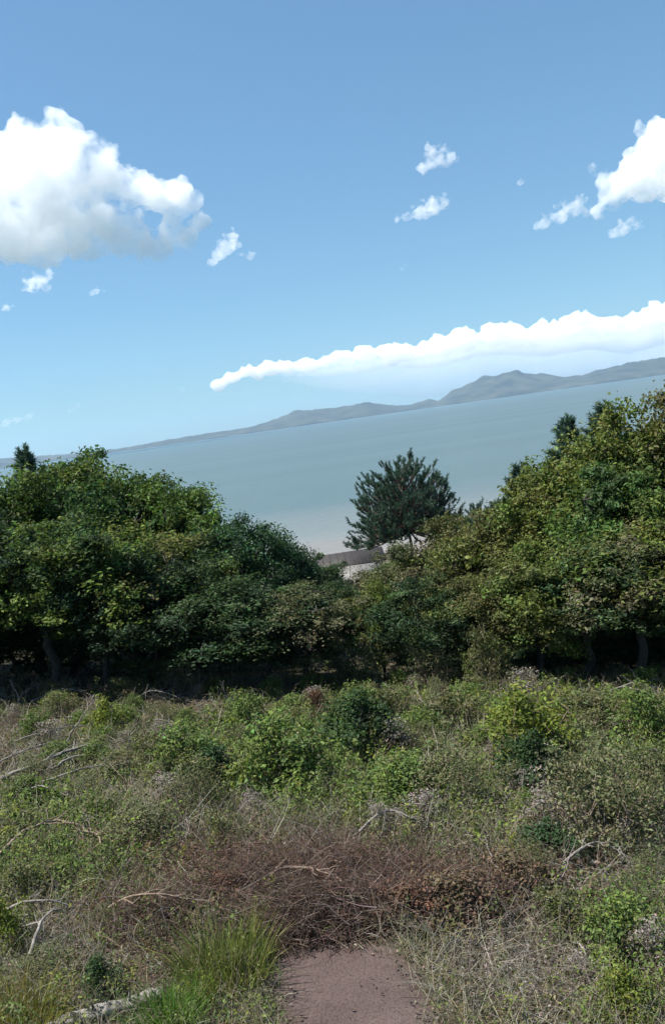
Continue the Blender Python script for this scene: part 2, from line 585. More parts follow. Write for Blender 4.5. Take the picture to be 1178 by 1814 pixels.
def cloud(name, circles, Y, label, mat, seed, voxel, amp, depth=.8, kids=9, torn=0.0):
    """puffs of vapour from circles (photo x, y, radius) at forward distance Y; smaller puffs bud from the large ones"""
    r = np.random.default_rng(seed)
    iv, iff = ico()
    S = []
    ppm = F_PX / Y
    for (x, y, q) in circles:
        c = at(x, y, Y)
        rad = q / ppm * (.8 if torn else .92)
        c = c + np.array([0, r.uniform(-1, 1) * rad * depth, 0])
        S.append((c, rad))
        for _ in range(kids):
            d = unit(r.normal(size=3))
            if d[2] < -.3: d[2] *= -.6
            k = r.uniform(.22, .48)
            c2 = c + d * rad * r.uniform(.75, 1.0 + torn)
            S.append((c2, rad * k))
            for _ in range(4):
                d2 = unit(d * .6 + r.normal(size=3))
                S.append((c2 + d2 * rad * k * r.uniform(.8, 1.05 + torn), rad * k * r.uniform(.22, .5)))
    V, F, n = [], [], 0
    for c, rad in S:
        V.append(iv * rad * np.array([1, 1, .92]) + c); F.append(iff + n); n += len(iv)
    V = np.concatenate(V); F = np.concatenate(F)
    org = V.mean(0)
    me = build_mesh(name, V - org, F)
    o = obj(name, me, None, org)
    md = o.modifiers.new('join', 'REMESH'); md.mode = 'VOXEL'; md.voxel_size = voxel
    for i, (size, st) in enumerate(((amp * 2.6, amp * 1.2), (amp * .95, amp * .75), (amp * .4, amp * .42))):
        t = bpy.data.textures.new('billow', 'CLOUDS')
        t.noise_scale = size; t.noise_depth = 3
        dm = o.modifiers.new('billow', 'DISPLACE')
        dm.texture = t; dm.strength = st; dm.texture_coords = 'LOCAL'; dm.mid_level = .55
    md = o.modifiers.new('clean', 'REMESH'); md.mode = 'VOXEL'; md.voxel_size = voxel * .85
    dg = bpy.context.evaluated_depsgraph_get()
    m2 = bpy.data.meshes.new_from_object(o.evaluated_get(dg))
    o.modifiers.clear()
    o.data = m2
    m2.materials.clear(); m2.materials.append(mat)
    tag(o, label, kind='structure')
    return o


MC_BIG = cloud_material('cumulus_vapour', .0085, .2, 150)
MC_FAR = cloud_material('distant_cumulus_vapour', .009, .2)
MC_WISP = cloud_material('wispy_vapour', .008, .3, 60)
MC_FARWISP = cloud_material('distant_wispy_vapour', .0012, .3, 260)
MC_BASE = cloud_material('bank_base_vapour', .0034, .2)
MC_THIN = cloud_material('thin_vapour', .0017, .2)

cloud('cloud', [(100, 265, 55), (50, 300, 62), (150, 290, 60), (10, 310, 75), (-60, 330, 90), (90, 350, 80), (190, 335, 60), (235, 330, 45), (270, 345, 38), (310, 350, 40), (335, 350, 30), (30, 400, 70), (-60, 420, 75), (120, 410, 50), (165, 425, 45), (200, 400, 45), (240, 415, 35), (350, 395, 22), (320, 420, 30), (285, 440, 30), (270, 455, 20), (20, 450, 25), (135, 455, 20), (25, 385, 85), (60, 425, 55), (300, 400, 26), (255, 440, 30), (215, 430, 32), (-160, 370, 100), (-240, 380, 80)],
      4600, 'big white cumulus cloud with grey base above the lake', MC_BIG, 1, 9, 60)
cloud('cloud', [(1165, 260, 48), (1130, 300, 40), (1110, 330, 36), (1150, 320, 45), (1200, 300, 70), (1085, 355, 26), (1060, 375, 18), (1075, 320, 20), (1050, 306, 12), (1240, 330, 70), (1190, 250, 45), (1260, 260, 60)],
      5800, 'bright white cumulus cloud trailing small torn puffs', MC_BIG, 2, 9, 55)
for i, (cs, lab) in enumerate([
        ([(1012, 374, 20), (990, 388, 18), (965, 396, 15), (1030, 362, 14), (1040, 378, 12), (950, 402, 8)], 'small torn white cloud puff beside the bright cumulus'),
        ([(1105, 405, 18), (1090, 412, 13), (1125, 400, 13)], 'small white cloud puff below the bright cumulus'),
        ([(770, 285, 23), (750, 298, 13), (788, 290, 15), (766, 268, 10)], 'small lone cloud puff in open sky, the upper of two'),
        ([(765, 368, 21), (745, 380, 18), (787, 360, 13), (722, 386, 10), (703, 390, 6)], 'small lone cloud puff in open sky, the lower of two'),
        ([(405, 438, 20), (390, 452, 17), (412, 420, 14), (378, 466, 10), (445, 455, 9), (428, 450, 8)], 'torn wisp of cloud off the big cumulus edge'),
        ([(70, 500, 20), (55, 508, 15), (84, 512, 11)], 'faint cloud scrap beneath the big cumulus base'),
        ([(30, 745, 11), (50, 741, 9), (10, 750, 10), (-10, 753, 9)], 'faint streak of cloud low over the far shore'),
        ([(135, 722, 9), (140, 716, 6), (128, 728, 6)], 'faint cloud tuft low over the far shore'),
        ([(722, 472, 6), (714, 476, 4)], 'tiny faint cloud speck under the two lone puffs'),
        ([(175, 517, 8), (165, 519, 6), (185, 516, 5)], 'small faint cloud wisp under the big cumulus tip'),
        ([(922, 326, 6), (924, 318, 4)], 'tiny cloud speck between the lone puffs and bright cumulus'),
        ([(14, 545, 8), (22, 543, 6)], 'tiny bright cloud speck low in the sky'),
        ([(322, 691, 6), (328, 690, 4)], 'tiny cloud speck beyond the end of the cloud bank')]):
    low = cs[0][1] > 600
    k = 4.0 if low else 1.0
    cloud('cloud_puff', cs, 5200 * k, lab, MC_FARWISP if low else MC_WISP, 20 + i, 5.5 * k, 26 * k, kids=12, torn=.7)

bank = []
rb = np.random.default_rng(5)
prof_b = np.array([(380, 668), (400, 658), (430, 648), (500, 634), (560, 627), (640, 611), (700, 599), (740, 602), (790, 588), (830, 574), (880, 568), (960, 566), (1040, 548), (1100, 554), (1178, 529), (1300, 505), (1420, 490)], float)
x = 388.0
while x < 1400:
    t = (x - 380) / 798
    q = (10 + 11 * t) * rb.uniform(.5, 1.7)
    bank.append((x, np.interp(x, prof_b[:, 0], prof_b[:, 1]) + q + rb.uniform(-3, 7), q))
    bank.append((x + rb.uniform(-6, 6), np.interp(x, prof_b[:, 0], prof_b[:, 1]) + 16 + 9 * t, (9 + 7 * t)))
    x += q * rb.uniform(1.0, 1.5)
cloud('cloud_bank', bank, 20000, 'long bank of white cumulus low above the far hills', MC_FAR, 9, 36, 130, kids=10)
under = []
for x in np.arange(405, 1420, 8):
    t = (x - 380) / 798
    y = np.interp(x, prof_b[:, 0], prof_b[:, 1])
    f = float(smooth(390, 620, x)) * .7 + .3
    under.append((x, y + 16 + 6 * f + 18 * t, (9 + 9 * t) * f)); under.append((x + 9, y + 18 + 9 * f + 36 * t, (9 + 12 * t) * f))
cloud('cloud_base', under, 19000, 'flat bluish white underside of the long cloud bank', MC_BASE, 12, 60, 60, depth=.3, kids=1)
veil = []
for x in np.arange(420, 1500, 10):
    t = (x - 395) / 783
    y = np.interp(x, prof_b[:, 0], prof_b[:, 1])
    f = float(smooth(400, 720, x)) * .85 + .15                # the layer tapers out towards the end of the bank
    veil += [(x, y + (34 + 34 * t) * (.6 + .4 * f), (12 + 16 * t) * f), (x + 12, y + (46 + 56 * t) * (.5 + .5 * f), (12 + 20 * t) * f), (x + 5, y + (60 + 70 * t) * (.45 + .55 * f), (12 + 18 * t) * f)]
cloud('cloud_veil', veil, 22500, 'pale thin cloud layer beneath the long cloud bank', MC_THIN, 10, 90, 40, depth=.2, kids=0)

# ------------------------------------------------------------------ trees
def curve_pts(a, b, n, r, wob, sag=0.0):
    t = np.linspace(0, 1, n)[:, None]
    P = a * (1 - t) + b * t
    L = np.linalg.norm(b - a)
    P[1:-1] += r.normal(size=(n - 2, 3)) * wob * L
    P[:, 2] += -sag * L * (t[:, 0] * (1 - t[:, 0])) * 4
    return P


def broadleaf(seed, H, W, low, nclump, nleaf, lsize, pal, clump_r=(.09, .15)):
    """trunk with limbs reaching every leaf clump, and the crown of leaf faces; base at the origin"""
    r = np.random.default_rng(seed)
    z0 = low * H
    cz, hz_ = (z0 + H) / 2, (H - z0) / 2
    fork = np.array([r.normal() * .04 * W, r.normal() * .04 * W, H * max(low + .12, .28)])
    paths = [(curve_pts(np.array([0, 0, -.3]), fork, 6, r, .02), np.linspace(.028, .02, 6) * H * .75)]
    limbs = []
    for k in range(8):
        a = k * 2.4 + r.uniform(-.4, .4)
        e = np.array([math.cos(a) * W * r.uniform(.2, .34), math.sin(a) * W * r.uniform(.2, .34), cz + hz_ * r.uniform(-.5, .65)])
        P = curve_pts(fork, e, 6, r, .04, .08)
        limbs.append(P)
        paths.append((P, np.linspace(.014, .005, 6) * H * .75))
    LV, LF, LC = [], [], []
    pts = np.concatenate(limbs)
    cen = []
    tries = 0
    while len(cen) < nclump and tries < 6000:
        tries += 1
        d = unit(r.normal(size=3))
        if d[2] < -.2 and r.random() < .45: continue
        q = r.uniform(.25, 1) ** .45
        c = d * q * np.array([W / 2, W / 2, hz_]) * .9
        wide = 1 - .38 * max(c[2] / hz_, 0) ** 2
        lump = 1 + .22 * math.sin(3 * math.atan2(d[1], d[0]) + seed) + .10 * math.sin(5 * d[2] + seed * 2)
        c = c * np.array([wide * lump, wide * lump, 1]) + np.array([0, 0, cz])
        rad = W * r.uniform(*clump_r)
        if any(np.linalg.norm(c - x[0]) < .55 * min(rad, x[1]) for x in cen): continue
        cen.append((c, rad))
    base = np.array(pal, float)
    for c, rad in cen:
        j = np.argmin(np.linalg.norm(pts - c, axis=1))
        paths.append((curve_pts(pts[j], c, 4, r, .05), np.array([.0045, .0035, .0025, .0012]) * H * .75))
        n = int(nleaf * r.uniform(.7, 1.25))
        ns = max(int(13 * (rad / W / .135) ** 2), 6)              # leafy shoots standing out of the clump
        ds = unit(r.normal(size=(ns, 3)))
        ds[:, 2] = np.where(ds[:, 2] < -.35, -ds[:, 2] * .6, ds[:, 2])
        sq = np.array([1.0, 1.0, r.uniform(.75, 1.0)])
        Sc = c + ds * sq * rad * r.uniform(.55, 1.12, (ns, 1))
        si = r.integers(0, ns, n)
        d = unit(ds[si] + r.normal(size=(n, 3)) * .45)
        t = r.uniform(-1.0, .55, n)[:, None]
        P = Sc[si] + ds[si] * t * rad * .40 + r.normal(size=(n, 3)) * (rad * .16) * (1.15 - .5 * t)
        stray = r.random(n) < .08
        P[stray] += r.normal(size=(stray.sum(), 3)) * rad * .3
        N = d * .9 + np.array([0, 0, .35]) + r.normal(size=(n, 3)) * .5
        L = lsize * r.uniform(.65, 1.45, n)
        cc = base[r.integers(0, len(base))] * r.uniform(.8, 1.2)
        sh = np.clip(1 + r.normal(size=(ns, 1)) * .28, .45, 1.8)
        col = cc * sh[si] * (1 + r.normal(size=(n, 1)) * .18) * (1 + r.normal(size=(n, 3)) * .08)
        odd = r.random(n) < .02
        col[odd] = base[r.integers(0, len(base), odd.sum())] * np.array([1.35, 1.1, .8])
        V, F, C = leaves(P, N, L, L * r.uniform(.42, .62, n), np.clip(col, .006, .5), r)
        LV.append((V, F, C))
    return tubes(paths, 6), merge(LV)


TREES = {}


def tree_proto(key, seed, low, nclump, nleaf, lsize, pal, mat=None, clump_r=(.09, .15), H=8.0, W=6.0):
    (tv, tf), (lv, lf, lc) = broadleaf(seed, H, W, low, nclump, nleaf, lsize, pal, clump_r)
    TREES[key] = (build_mesh('trunk', tv, tf, M_BARK, None, True), build_mesh('crown', lv, lf, mat or M_LEAF, lc), H, W)


G_MID = [(.066, .118, .032), (.082, .134, .034), (.056, .102, .036), (.096, .134, .034)]
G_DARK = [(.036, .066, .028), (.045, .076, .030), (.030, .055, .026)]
G_BLUE = [(.042, .092, .048), (.052, .105, .048), (.038, .078, .038)]
G_YEL = [(.108, .146, .034), (.128, .154, .040), (.092, .132, .034), (.128, .138, .044)]
G_OLIVE = [(.104, .126, .040), (.120, .130, .047), (.090, .114, .038), (.127, .124, .054)]
G_DULL = [(.086, .098, .046), (.102, .106, .056), (.072, .088, .042), (.114, .107, .063)]

CR = (.075, .155)
tree_proto('mid_a', 11, .20, 64, 339, 0.160, G_MID, clump_r=CR)
tree_proto('mid_b', 12, .18, 64, 354, 0.160, G_MID, clump_r=CR)
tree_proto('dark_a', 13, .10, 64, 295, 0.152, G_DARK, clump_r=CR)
tree_proto('blue_a', 14, .10, 64, 325, 0.144, G_BLUE, clump_r=CR)
tree_proto('yel_a', 15, .16, 64, 332, 0.152, G_YEL, clump_r=CR)
tree_proto('yel_b', 16, .14, 64, 332, 0.144, G_YEL + G_OLIVE, clump_r=CR)
tree_proto('olive_a', 17, .16, 64, 317, 0.152, G_OLIVE, clump_r=CR)
tree_proto('dull_a', 18, .12, 64, 295, 0.136, G_DULL, clump_r=CR)


tree_proto('hollow_a', 19, .36, 64, 326, .15, G_OLIVE + G_YEL, clump_r=CR)
tree_proto('hollow_c', 21, .34, 64, 320, .15, G_MID + G_DARK, clump_r=CR)
tree_proto('hollow_b', 20, .34, 64, 326, .15, G_DULL + G_DARK, clump_r=CR)


def plant_tree(key, px, py, Y, w, label, group=None, name='broadleaf_tree', cat='tree', rot=None, hmin=3.0):
    """crown top at photo pixel (px, py), standing at forward distance Y on the hillside, crown w metres wide"""
    tm, cm, H, W = TREES[key]
    top = at(px, py, Y)
    x = top[0]
    g = float(ground(x, Y))
    h = max(top[2] - g, hmin)
    o = bpy.data.objects.new(name, None); COL.objects.link(o)
    o.empty_display_size = .5
    o.location = (x, Y, g - .05)
    o.rotation_euler = (0, 0, rng.uniform(0, 6.28) if rot is None else rot)
    o.scale = (w / W, w / W, h / H)
    obj('trunk', tm, o); obj('crown', cm, o)
    tag(o, label, cat, group)
    return o


LG = 'green grove trees'
for a in [
    # the greener grove
    ('mid_a', 125, 798, 36, 6.6, 'tall mid-green tree with rounded crown rising over the greener grove'),
    ('mid_b', 222, 822, 34, 5.6, 'leafy green tree beside the rounded crown atop the greener grove'),
    ('mid_b', 285, 850, 33, 5.2, 'broad green tree with crown outlined against the lake, greener grove edge'),
    ('mid_b', 15, 820, 30, 6.0, 'green tree below the small dark conifer tip in the greener grove'),
    ('hollow_c', 60, 915, 24.5, 5.6, 'large leafy tree overhanging the blackest shade of the greener grove'),
    ('yel_b', 235, 930, 25.5, 5.6, 'sunlit olive-green tree in the middle of the greener grove'),
    ('hollow_c', 150, 955, 24.2, 4.6, 'dark green tree between the sunlit olive tree and blackest shade'),
    ('dark_a', 325, 985, 24, 5.0, 'dark dull green tree fronting the greener grove at the clearing'),
    ('blue_a', 405, 905, 31, 5.0, 'bluish green rounded tree against the lake beside the beach gap'),
    ('blue_a', 478, 935, 33, 4.2, 'smaller bluish green tree next to the beach gap'),
    ('mid_b', 335, 915, 36, 4.4, 'green tree behind the bluish rounded tree, crown against the lake'),
    ('dark_a', 530, 972, 40, 4.0, 'low dark green tree right in front of the beach'),
    ('dark_a', 430, 1030, 23.4, 4.6, 'dark shaded tree below the bluish trees at the clearing edge'),
    ('dull_a', 520, 1040, 23.2, 4.0, 'grey-brown leaved tree below the beach at the clearing edge'),
    ('dark_a', 590, 1065, 24.5, 3.2, 'small dark tree filling the gap beneath the beach'),
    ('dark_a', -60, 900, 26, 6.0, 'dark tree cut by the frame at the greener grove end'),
    ('dark_a', 235, 1050, 23.6, 3.6, 'low dark bushy tree under the sunlit olive tree'),
    # the yellower grove
    ('dull_a', 705, 958, 30, 4.2, 'dull brownish green tree under the tall lone pine'),
    ('olive_a', 790, 915, 30, 4.4, 'olive tree beside the tall lone pine'),
    ('olive_a', 870, 900, 28, 4.4, 'olive tree with pale leaves between pine and tall yellow-green tree'),
    ('yel_a', 960, 818, 27.5, 5.2, 'tall yellow-green tree leading down from the crest of the yellower grove'),
    ('yel_b', 1030, 772, 28, 5.4, 'yellow-green tree in front of the dark conifer tips'),
    ('yel_a', 1110, 715, 27, 5.6, 'highest yellow-green tree of the yellower grove'),
    ('olive_a', 1190, 692, 27, 6.0, 'tall olive tree at the crest of the yellower grove'),
    ('mid_a', 1095, 815, 23.5, 4.8, 'mid-green leafy tree hanging over the yellower grove'),
    ('yel_b', 925, 955, 22, 3.8, 'yellowish tree at the front of the yellower grove'),
    ('hollow_b', 1110, 955, 20.3, 4.4, 'brownish olive tree over the blackest hollow of the yellower grove'),
    ('dark_a', 740, 1015, 22.8, 3.6, 'dark green bushy tree at the clearing edge below the pine'),
    ('olive_a', 830, 1030, 22.2, 3.2, 'olive bushy tree with leaves to the ground at the clearing edge'),
    ('hollow_a', 1230, 890, 20.5, 5.6, 'olive tree cut by the frame at the yellower grove end'),
    ('hollow_a', 1015, 955, 21.5, 4.2, 'green-yellow tree between the brownish and yellowish front trees'),
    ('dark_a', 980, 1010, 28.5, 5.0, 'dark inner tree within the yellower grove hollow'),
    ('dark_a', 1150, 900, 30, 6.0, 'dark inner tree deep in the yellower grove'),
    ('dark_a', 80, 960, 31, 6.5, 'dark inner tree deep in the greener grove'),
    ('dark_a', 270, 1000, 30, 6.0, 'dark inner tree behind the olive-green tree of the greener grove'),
    ('yel_b', 668, 1075, 24, 2.0, 'slim pale olive sapling in the gap between the groves'),
]:
    plant_tree(*a)

for px_, py_, Y_ in [(-190, 880, 27), (-170, 830, 33), (-330, 850, 30), (-320, 840, 24), (1330, 760, 27), (1400, 700, 33)]:  # unseen trees added out of view to block sun and cast shade
    plant_tree('dark_a' if px_ < 0 else 'olive_a', px_, py_, Y_, 6.4, 'unseen shade tree added just past the greener grove end' if px_ < 0 else 'unseen shade tree added just past the yellower grove end', 'shade trees added past the greener grove' if px_ < 0 else 'shade trees added past the yellower grove')

for px_, py_, Y_ in [(-40, 1090, 29), (60, 1085, 30), (150, 1090, 29), (240, 1100, 30), (330, 1100, 28.5), (420, 1110, 29), (510, 1115, 28), (90, 1060, 34), (200, 1060, 34), (10, 1050, 34)]:  # dark trees added inside the grove so its shade goes black
    plant_tree('dark_a', px_, py_, Y_, 3.6, 'low dark tree added to deepen the shade of the greener grove', 'dark fill of the greener grove', 'shade_fill_tree', hmin=1.5)
for px_, py_, Y_ in [(720, 1100, 28.5), (800, 1100, 27.5), (880, 1105, 27.5), (960, 1095, 26.5), (1040, 1090, 26.5), (1110, 1085, 26), (1190, 1080, 25.5)]:  # same dark fill, added to deepen the shade of this grove
    plant_tree('dark_a', px_, py_, Y_, 3.2, 'low dark tree added to deepen the shade of the yellower grove', 'dark fill of the yellower grove', 'shade_fill_tree', hmin=1.5)

for px_, py_, Y_ in [(930, 1125, 24.2), (1000, 1115, 23.6), (1065, 1110, 23), (1130, 1105, 22.6), (1195, 1100, 22.4), (770, 1130, 25)]:  # dense dark trees added behind the front trunks to blacken the hollow
    plant_tree('dark_a', px_, py_, Y_, 2.8, 'dark bushy tree added to blacken the hollow of the yellower grove', 'dark fill of the black hollow', 'shade_fill_tree', hmin=1.2)

# taller backdrop beyond, on the slope to the lake
for a in [('mid_b', 545, 1050, 58, 5.0), ('dark_a', 820, 945, 48, 5.5), ('dark_a', 890, 925, 52, 6.0),
          ('mid_b', 715, 985, 46, 4.0), ('mid_a', 360, 960, 52, 7.0)]:
    plant_tree(*a[:5], 'broadleaf tree on the wooded slope between groves and beach', 'trees on the slope above the beach')


# ------------------------------------------------------------------ pines
def needle_tuft(c, axis, L, n, nl, r, pal):
    """bottle-brush of needles round a shoot"""
    axis = unit(axis)
    t = r.uniform(0, 1, n)
    P = c + axis * (t * L)[:, None]
    D = unit(r.normal(size=(n, 3)))
    D = unit(D - axis * (D @ axis)[:, None] * .9 + axis * .75)
    ln = nl * r.uniform(.7, 1.1, n)
    S = unit(np.cross(D, r.normal(size=(n, 3))))
    w = nl * .11
    V = np.stack([P - S * w, P + S * w, P + D * ln[:, None]], 1).reshape(-1, 3)
    F = np.arange(n * 3).reshape(-1, 3)
    return V, F, np.repeat(palette(pal, n, r, .2), 3, axis=0)


N_PAL = [(.052, .098, .068), (.066, .114, .076), (.058, .102, .080)]


def pine(name, H, Rw, seed, nb, low, label, loc, group=None, rot=0, tuft=.62, density=34, shape='round'):
    r = np.random.default_rng(seed)
    o = bpy.data.objects.new(name, None); COL.objects.link(o)
    o.location = loc; o.rotation_euler = (0, 0, rot)
    tr = curve_pts(np.array([0, 0, -.3]), np.array([.15, 0, H * .97]), 10, r, .006)
    V, F = tubes([(tr, np.linspace(.016, .003, 10) * H)], 8)
    obj('trunk', build_mesh('trunk', V, F, M_PINEBARK, None, True), o)
    for k in range(nb):
        t = (k + .5) / nb
        a = k * 2.39996 + r.uniform(-.25, .25)
        inner = r.uniform(.55, .85) if k % 4 == 3 else r.uniform(.9, 1.06)
        if shape == 'round':                       # tips on a dome
            sp = -.30 + 1.28 * t
            el = math.asin(min(max(sp, -.3), .985))
            tip = np.array([math.cos(a) * math.cos(el) * Rw, math.sin(a) * math.cos(el) * Rw, H * low + math.sin(el) * H * (1 - low)])
            tip = np.array([0, 0, H * low]) + (tip - np.array([0, 0, H * low])) * inner
        else:                                      # tips on a cone
            z = H * (low + (1 - low) * t)
            q = Rw * (1 - .9 * t ** 1.3) * inner
            tip = np.array([math.cos(a) * q, math.sin(a) * q, z])
        horiz = math.hypot(tip[0], tip[1])
        zs = max(tip[2] - .25 * H * (1 - low) - .35 * horiz * t, H * low * .93) if shape == 'round' else tip[2] - .35 * horiz
        s = np.array([.15 * zs / H, 0, min(zs, H * .93)])
        d = tip - s
        reach = np.linalg.norm(d)
        d = d / reach
        tip = tip - np.array([0, 0, 1]) * reach * .12
        d = unit(tip - s); reach = np.linalg.norm(tip - s)
        n = 7
        tt = np.linspace(0, 1, n)[:, None]
        P = s + d * reach * tt + np.array([0, 0, 1]) * reach * .12 * tt ** 2.4
        P[1:] += r.normal(size=(n - 1, 3)) * .015 * reach
        paths = [(P, np.linspace(.0075, .0022, n) * H * (.6 + .4 * reach / Rw))]
        tf = []
        m = int(np.clip(17 * reach / Rw, 4, 20))
        for q in range(m):
            f = r.uniform(.35, .97) if q else 1.0
            i = min(int(f * (n - 1)), n - 2)
            b = P[i] + (P[i + 1] - P[i]) * (f * (n - 1) - i)
            side = unit(np.cross(d, [0, 0, 1])) * r.choice([-1, 1]) * r.uniform(.3, 1)
            if q == 0:
                e, ax = P[-1], unit(P[-1] - P[-2])
            else:
                ln = reach * r.uniform(.10, .30)
                ax = unit(d * .8 + side + np.array([0, 0, r.uniform(.2, .8)]))
                e = b + ax * ln
                paths.append((np.array([b, (b + e) / 2, e]), np.array([.0025, .002, .0015]) * H))
            tf.append(needle_tuft(e - ax * tuft * .35, unit(ax + np.array([0, 0, .45])), tuft * r.uniform(.8, 1.2), density, tuft * .48, r, N_PAL))
        V, F = tubes(paths, 5)
        b_ = obj('bough', build_mesh('bough', V, F, M_PINEBARK, None, True), o)
        V, F, C = merge(tf)
        obj('needles', build_mesh('needles', V, F, M_NEEDLE, C), b_)
    tag(o, label, 'pine tree', group)
    return o


top = at(706, 810, 70)
gz = float(ground(top[0], 70))
pine('pine_tree', top[2] - gz, 4.35, 31, 130, .46, 'tall lone pine with rounded dark crown against the lake', (top[0], 70, gz - .05), tuft=.55, density=46)
for i, (px, py, Y, w, lab, sh) in enumerate([
        (1003, 748, 33, 1.6, 'dark pine tip behind the yellow-green crowns, middle of three', 'cone'),
        (1064, 724, 34, 1.7, 'dark pine tip behind the yellow-green crowns, the tallest of three', 'cone'),
        (922, 832, 33, 1.4, 'dark pine tip behind the yellow-green crowns, the lowest of three', 'cone'),
        (848, 893, 60, 2.4, 'small pine top next to the tall lone pine', 'round'),
        (42, 797, 40, 1.7, 'dark thin conifer tip above the greener grove', 'cone')]):
    p = at(px, py, Y)
    g = float(ground(p[0], Y))
    pine('pine_tree', p[2] - g, w, 40 + i, 56, .5 if sh == 'cone' else .4, lab, (p[0], Y, g - .05), tuft=.5, density=40, shape=sh)

# ------------------------------------------------------------------ shrubs of the clearing
SHRUBS = {}


def shrub_proto(key, seed, nstem, nclump, nleaf, lsize, pal, twig=0, mat=None, W=1.2, H=1.0, width=.5):
    """a bush one metre high: stems from the ground, leaf clumps on their ends, bare twigs poking out"""
    r = np.random.default_rng(seed)
    paths, LV = [], []
    ends = []
    for k in range(nstem):
        a = r.uniform(0, 6.28); q = r.uniform(0, 1) ** .6
        e = np.array([math.cos(a) * q * W * .42, math.sin(a) * q * W * .42, H * r.uniform(.45, .85) * (1 - .3 * q)])
        b = np.array([r.normal() * .06, r.normal() * .06, -.05])
        P = curve_pts(b, e, 6, r, .05, -.06)
        paths.append((P, np.linspace(.011, .004, 6)))
        ends.append(P)
    pts = np.concatenate(ends)
    pal = np.array(pal)
    for k in range(nclump):
        a = r.uniform(0, 6.28); el = r.uniform(-.15, 1.5)
        q = r.uniform(.5, 1.0)
        c = np.array([math.cos(a) * math.cos(el) * W * .46 * q, math.sin(a) * math.cos(el) * W * .46 * q, .22 * H + math.sin(max(el, 0)) * H * .66 * q + r.uniform(-.1, .1)])
        c[2] = max(c[2], .08)
        rad = r.uniform(.10, .20) * W
        j = np.argmin(np.linalg.norm(pts - c, axis=1))
        paths.append((curve_pts(pts[j], c, 4, r, .06), np.array([.004, .003, .0025, .0015])))
        n = int(nleaf * r.uniform(.6, 1.3))
        d = unit(r.normal(size=(n, 3)))
        P = c + d * rad * (r.uniform(.1, 1, n) ** .5)[:, None] * np.array([1, 1, .8])
        P[:, 2] = np.maximum(P[:, 2], .02)
        N = d * .5 + np.array([0, 0, .6]) + r.normal(size=(n, 3)) * .5
        L = lsize * r.uniform(.6, 1.4, n)
        cc = pal[r.integers(0, len(pal))] * r.uniform(.8, 1.2)
        col = np.clip(cc * (1 + r.normal(size=(n, 1)) * .22) * (1 + r.normal(size=(n, 3)) * .08), .006, .6)
        LV.append(leaves(P, N, L, L * width * r.uniform(.8, 1.2, n), col, r))
    for k in range(twig):
        a = r.uniform(0, 6.28); q = r.uniform(.2, 1)
        b = np.array([math.cos(a) * q * W * .3, math.sin(a) * q * W * .3, r.uniform(.0, .4) * H])
        e = b + np.array([math.cos(a) * r.uniform(0, .4), math.sin(a) * r.uniform(0, .4), r.uniform(.25, .7)]) * W * .7
        paths.append((curve_pts(b, e, 5, r, .07), np.array([.005, .004, .0035, .0025, .0015])))
    V, F = tubes(paths, 4)
    LVm = merge(LV)
    SHRUBS[key] = (build_mesh('stem', V, F, M_DEADB if twig else M_BARK, None, True), build_mesh('foliage', LVm[0], LVm[1], mat or M_LEAF, LVm[2]), W, H)


S_GREEN = [(.108, .155, .040), (.128, .165, .048), (.090, .135, .042)]
S_DEEP = [(.040, .078, .030), (.048, .088, .034), (.036, .066, .028)]
S_LIME = [(.15, .19, .032), (.17, .20, .04), (.13, .165, .032)]
S_DULL = [(.125, .135, .066), (.15, .148, .084), (.108, .122, .058)]
S_BROWN = [(.12, .085, .052), (.15, .10, .068), (.10, .075, .05), (.12, .105, .05)]
S_RUST = [(.11, .062, .042), (.14, .075, .05), (.085, .052, .038)]
S_GREY = [(.19, .165, .15), (.23, .20, .185), (.155, .135, .125)]
shrub_proto('green', 61, 9, 44, 62, .062, S_GREEN, 3)
shrub_proto('deep', 62, 9, 44, 60, .065, S_DEEP)
shrub_proto('lime', 63, 9, 40, 60, .058, S_LIME, 2)
shrub_proto('dull', 64, 10, 38, 75, .040, S_DULL, 14)
shrub_proto('brown', 65, 10, 36, 48, .055, S_BROWN, 12, M_DRY)
shrub_proto('rust', 66, 10, 36, 52, .05, S_RUST, 12, M_DRY)
shrub_proto('grey', 67, 10, 22, 40, .045, S_GREY, 26, M_DRY)
shrub_proto('olive', 68, 10, 40, 56, .055, G_OLIVE + S_DULL, 6)


def shrub(key, px, py, w_px, h_px, label, group=None, name='shrub', cat='shrub', p=None, w=None, h=None):
    """bush whose foot is at the photo pixel; width and height from its pixels at that distance"""
    sm, fm, W, H = SHRUBS[key]
    if p is None:
        p = hit(px, py)
    dist = np.linalg.norm(p - CAM)
    w = w or w_px / F_PX * dist
    h = h or h_px / F_PX * dist / .93
    o = bpy.data.objects.new(name, None); COL.objects.link(o)
    o.empty_display_size = .2
    o.location = (p[0], p[1], float(ground(p[0], p[1])) - .03)
    o.rotation_euler = (0, 0, rng.uniform(0, 6.28))
    o.scale = (w / W, w / W, h / H)
    obj('stem', sm, o); obj('foliage', fm, o)
    tag(o, label, cat, group)
    return o


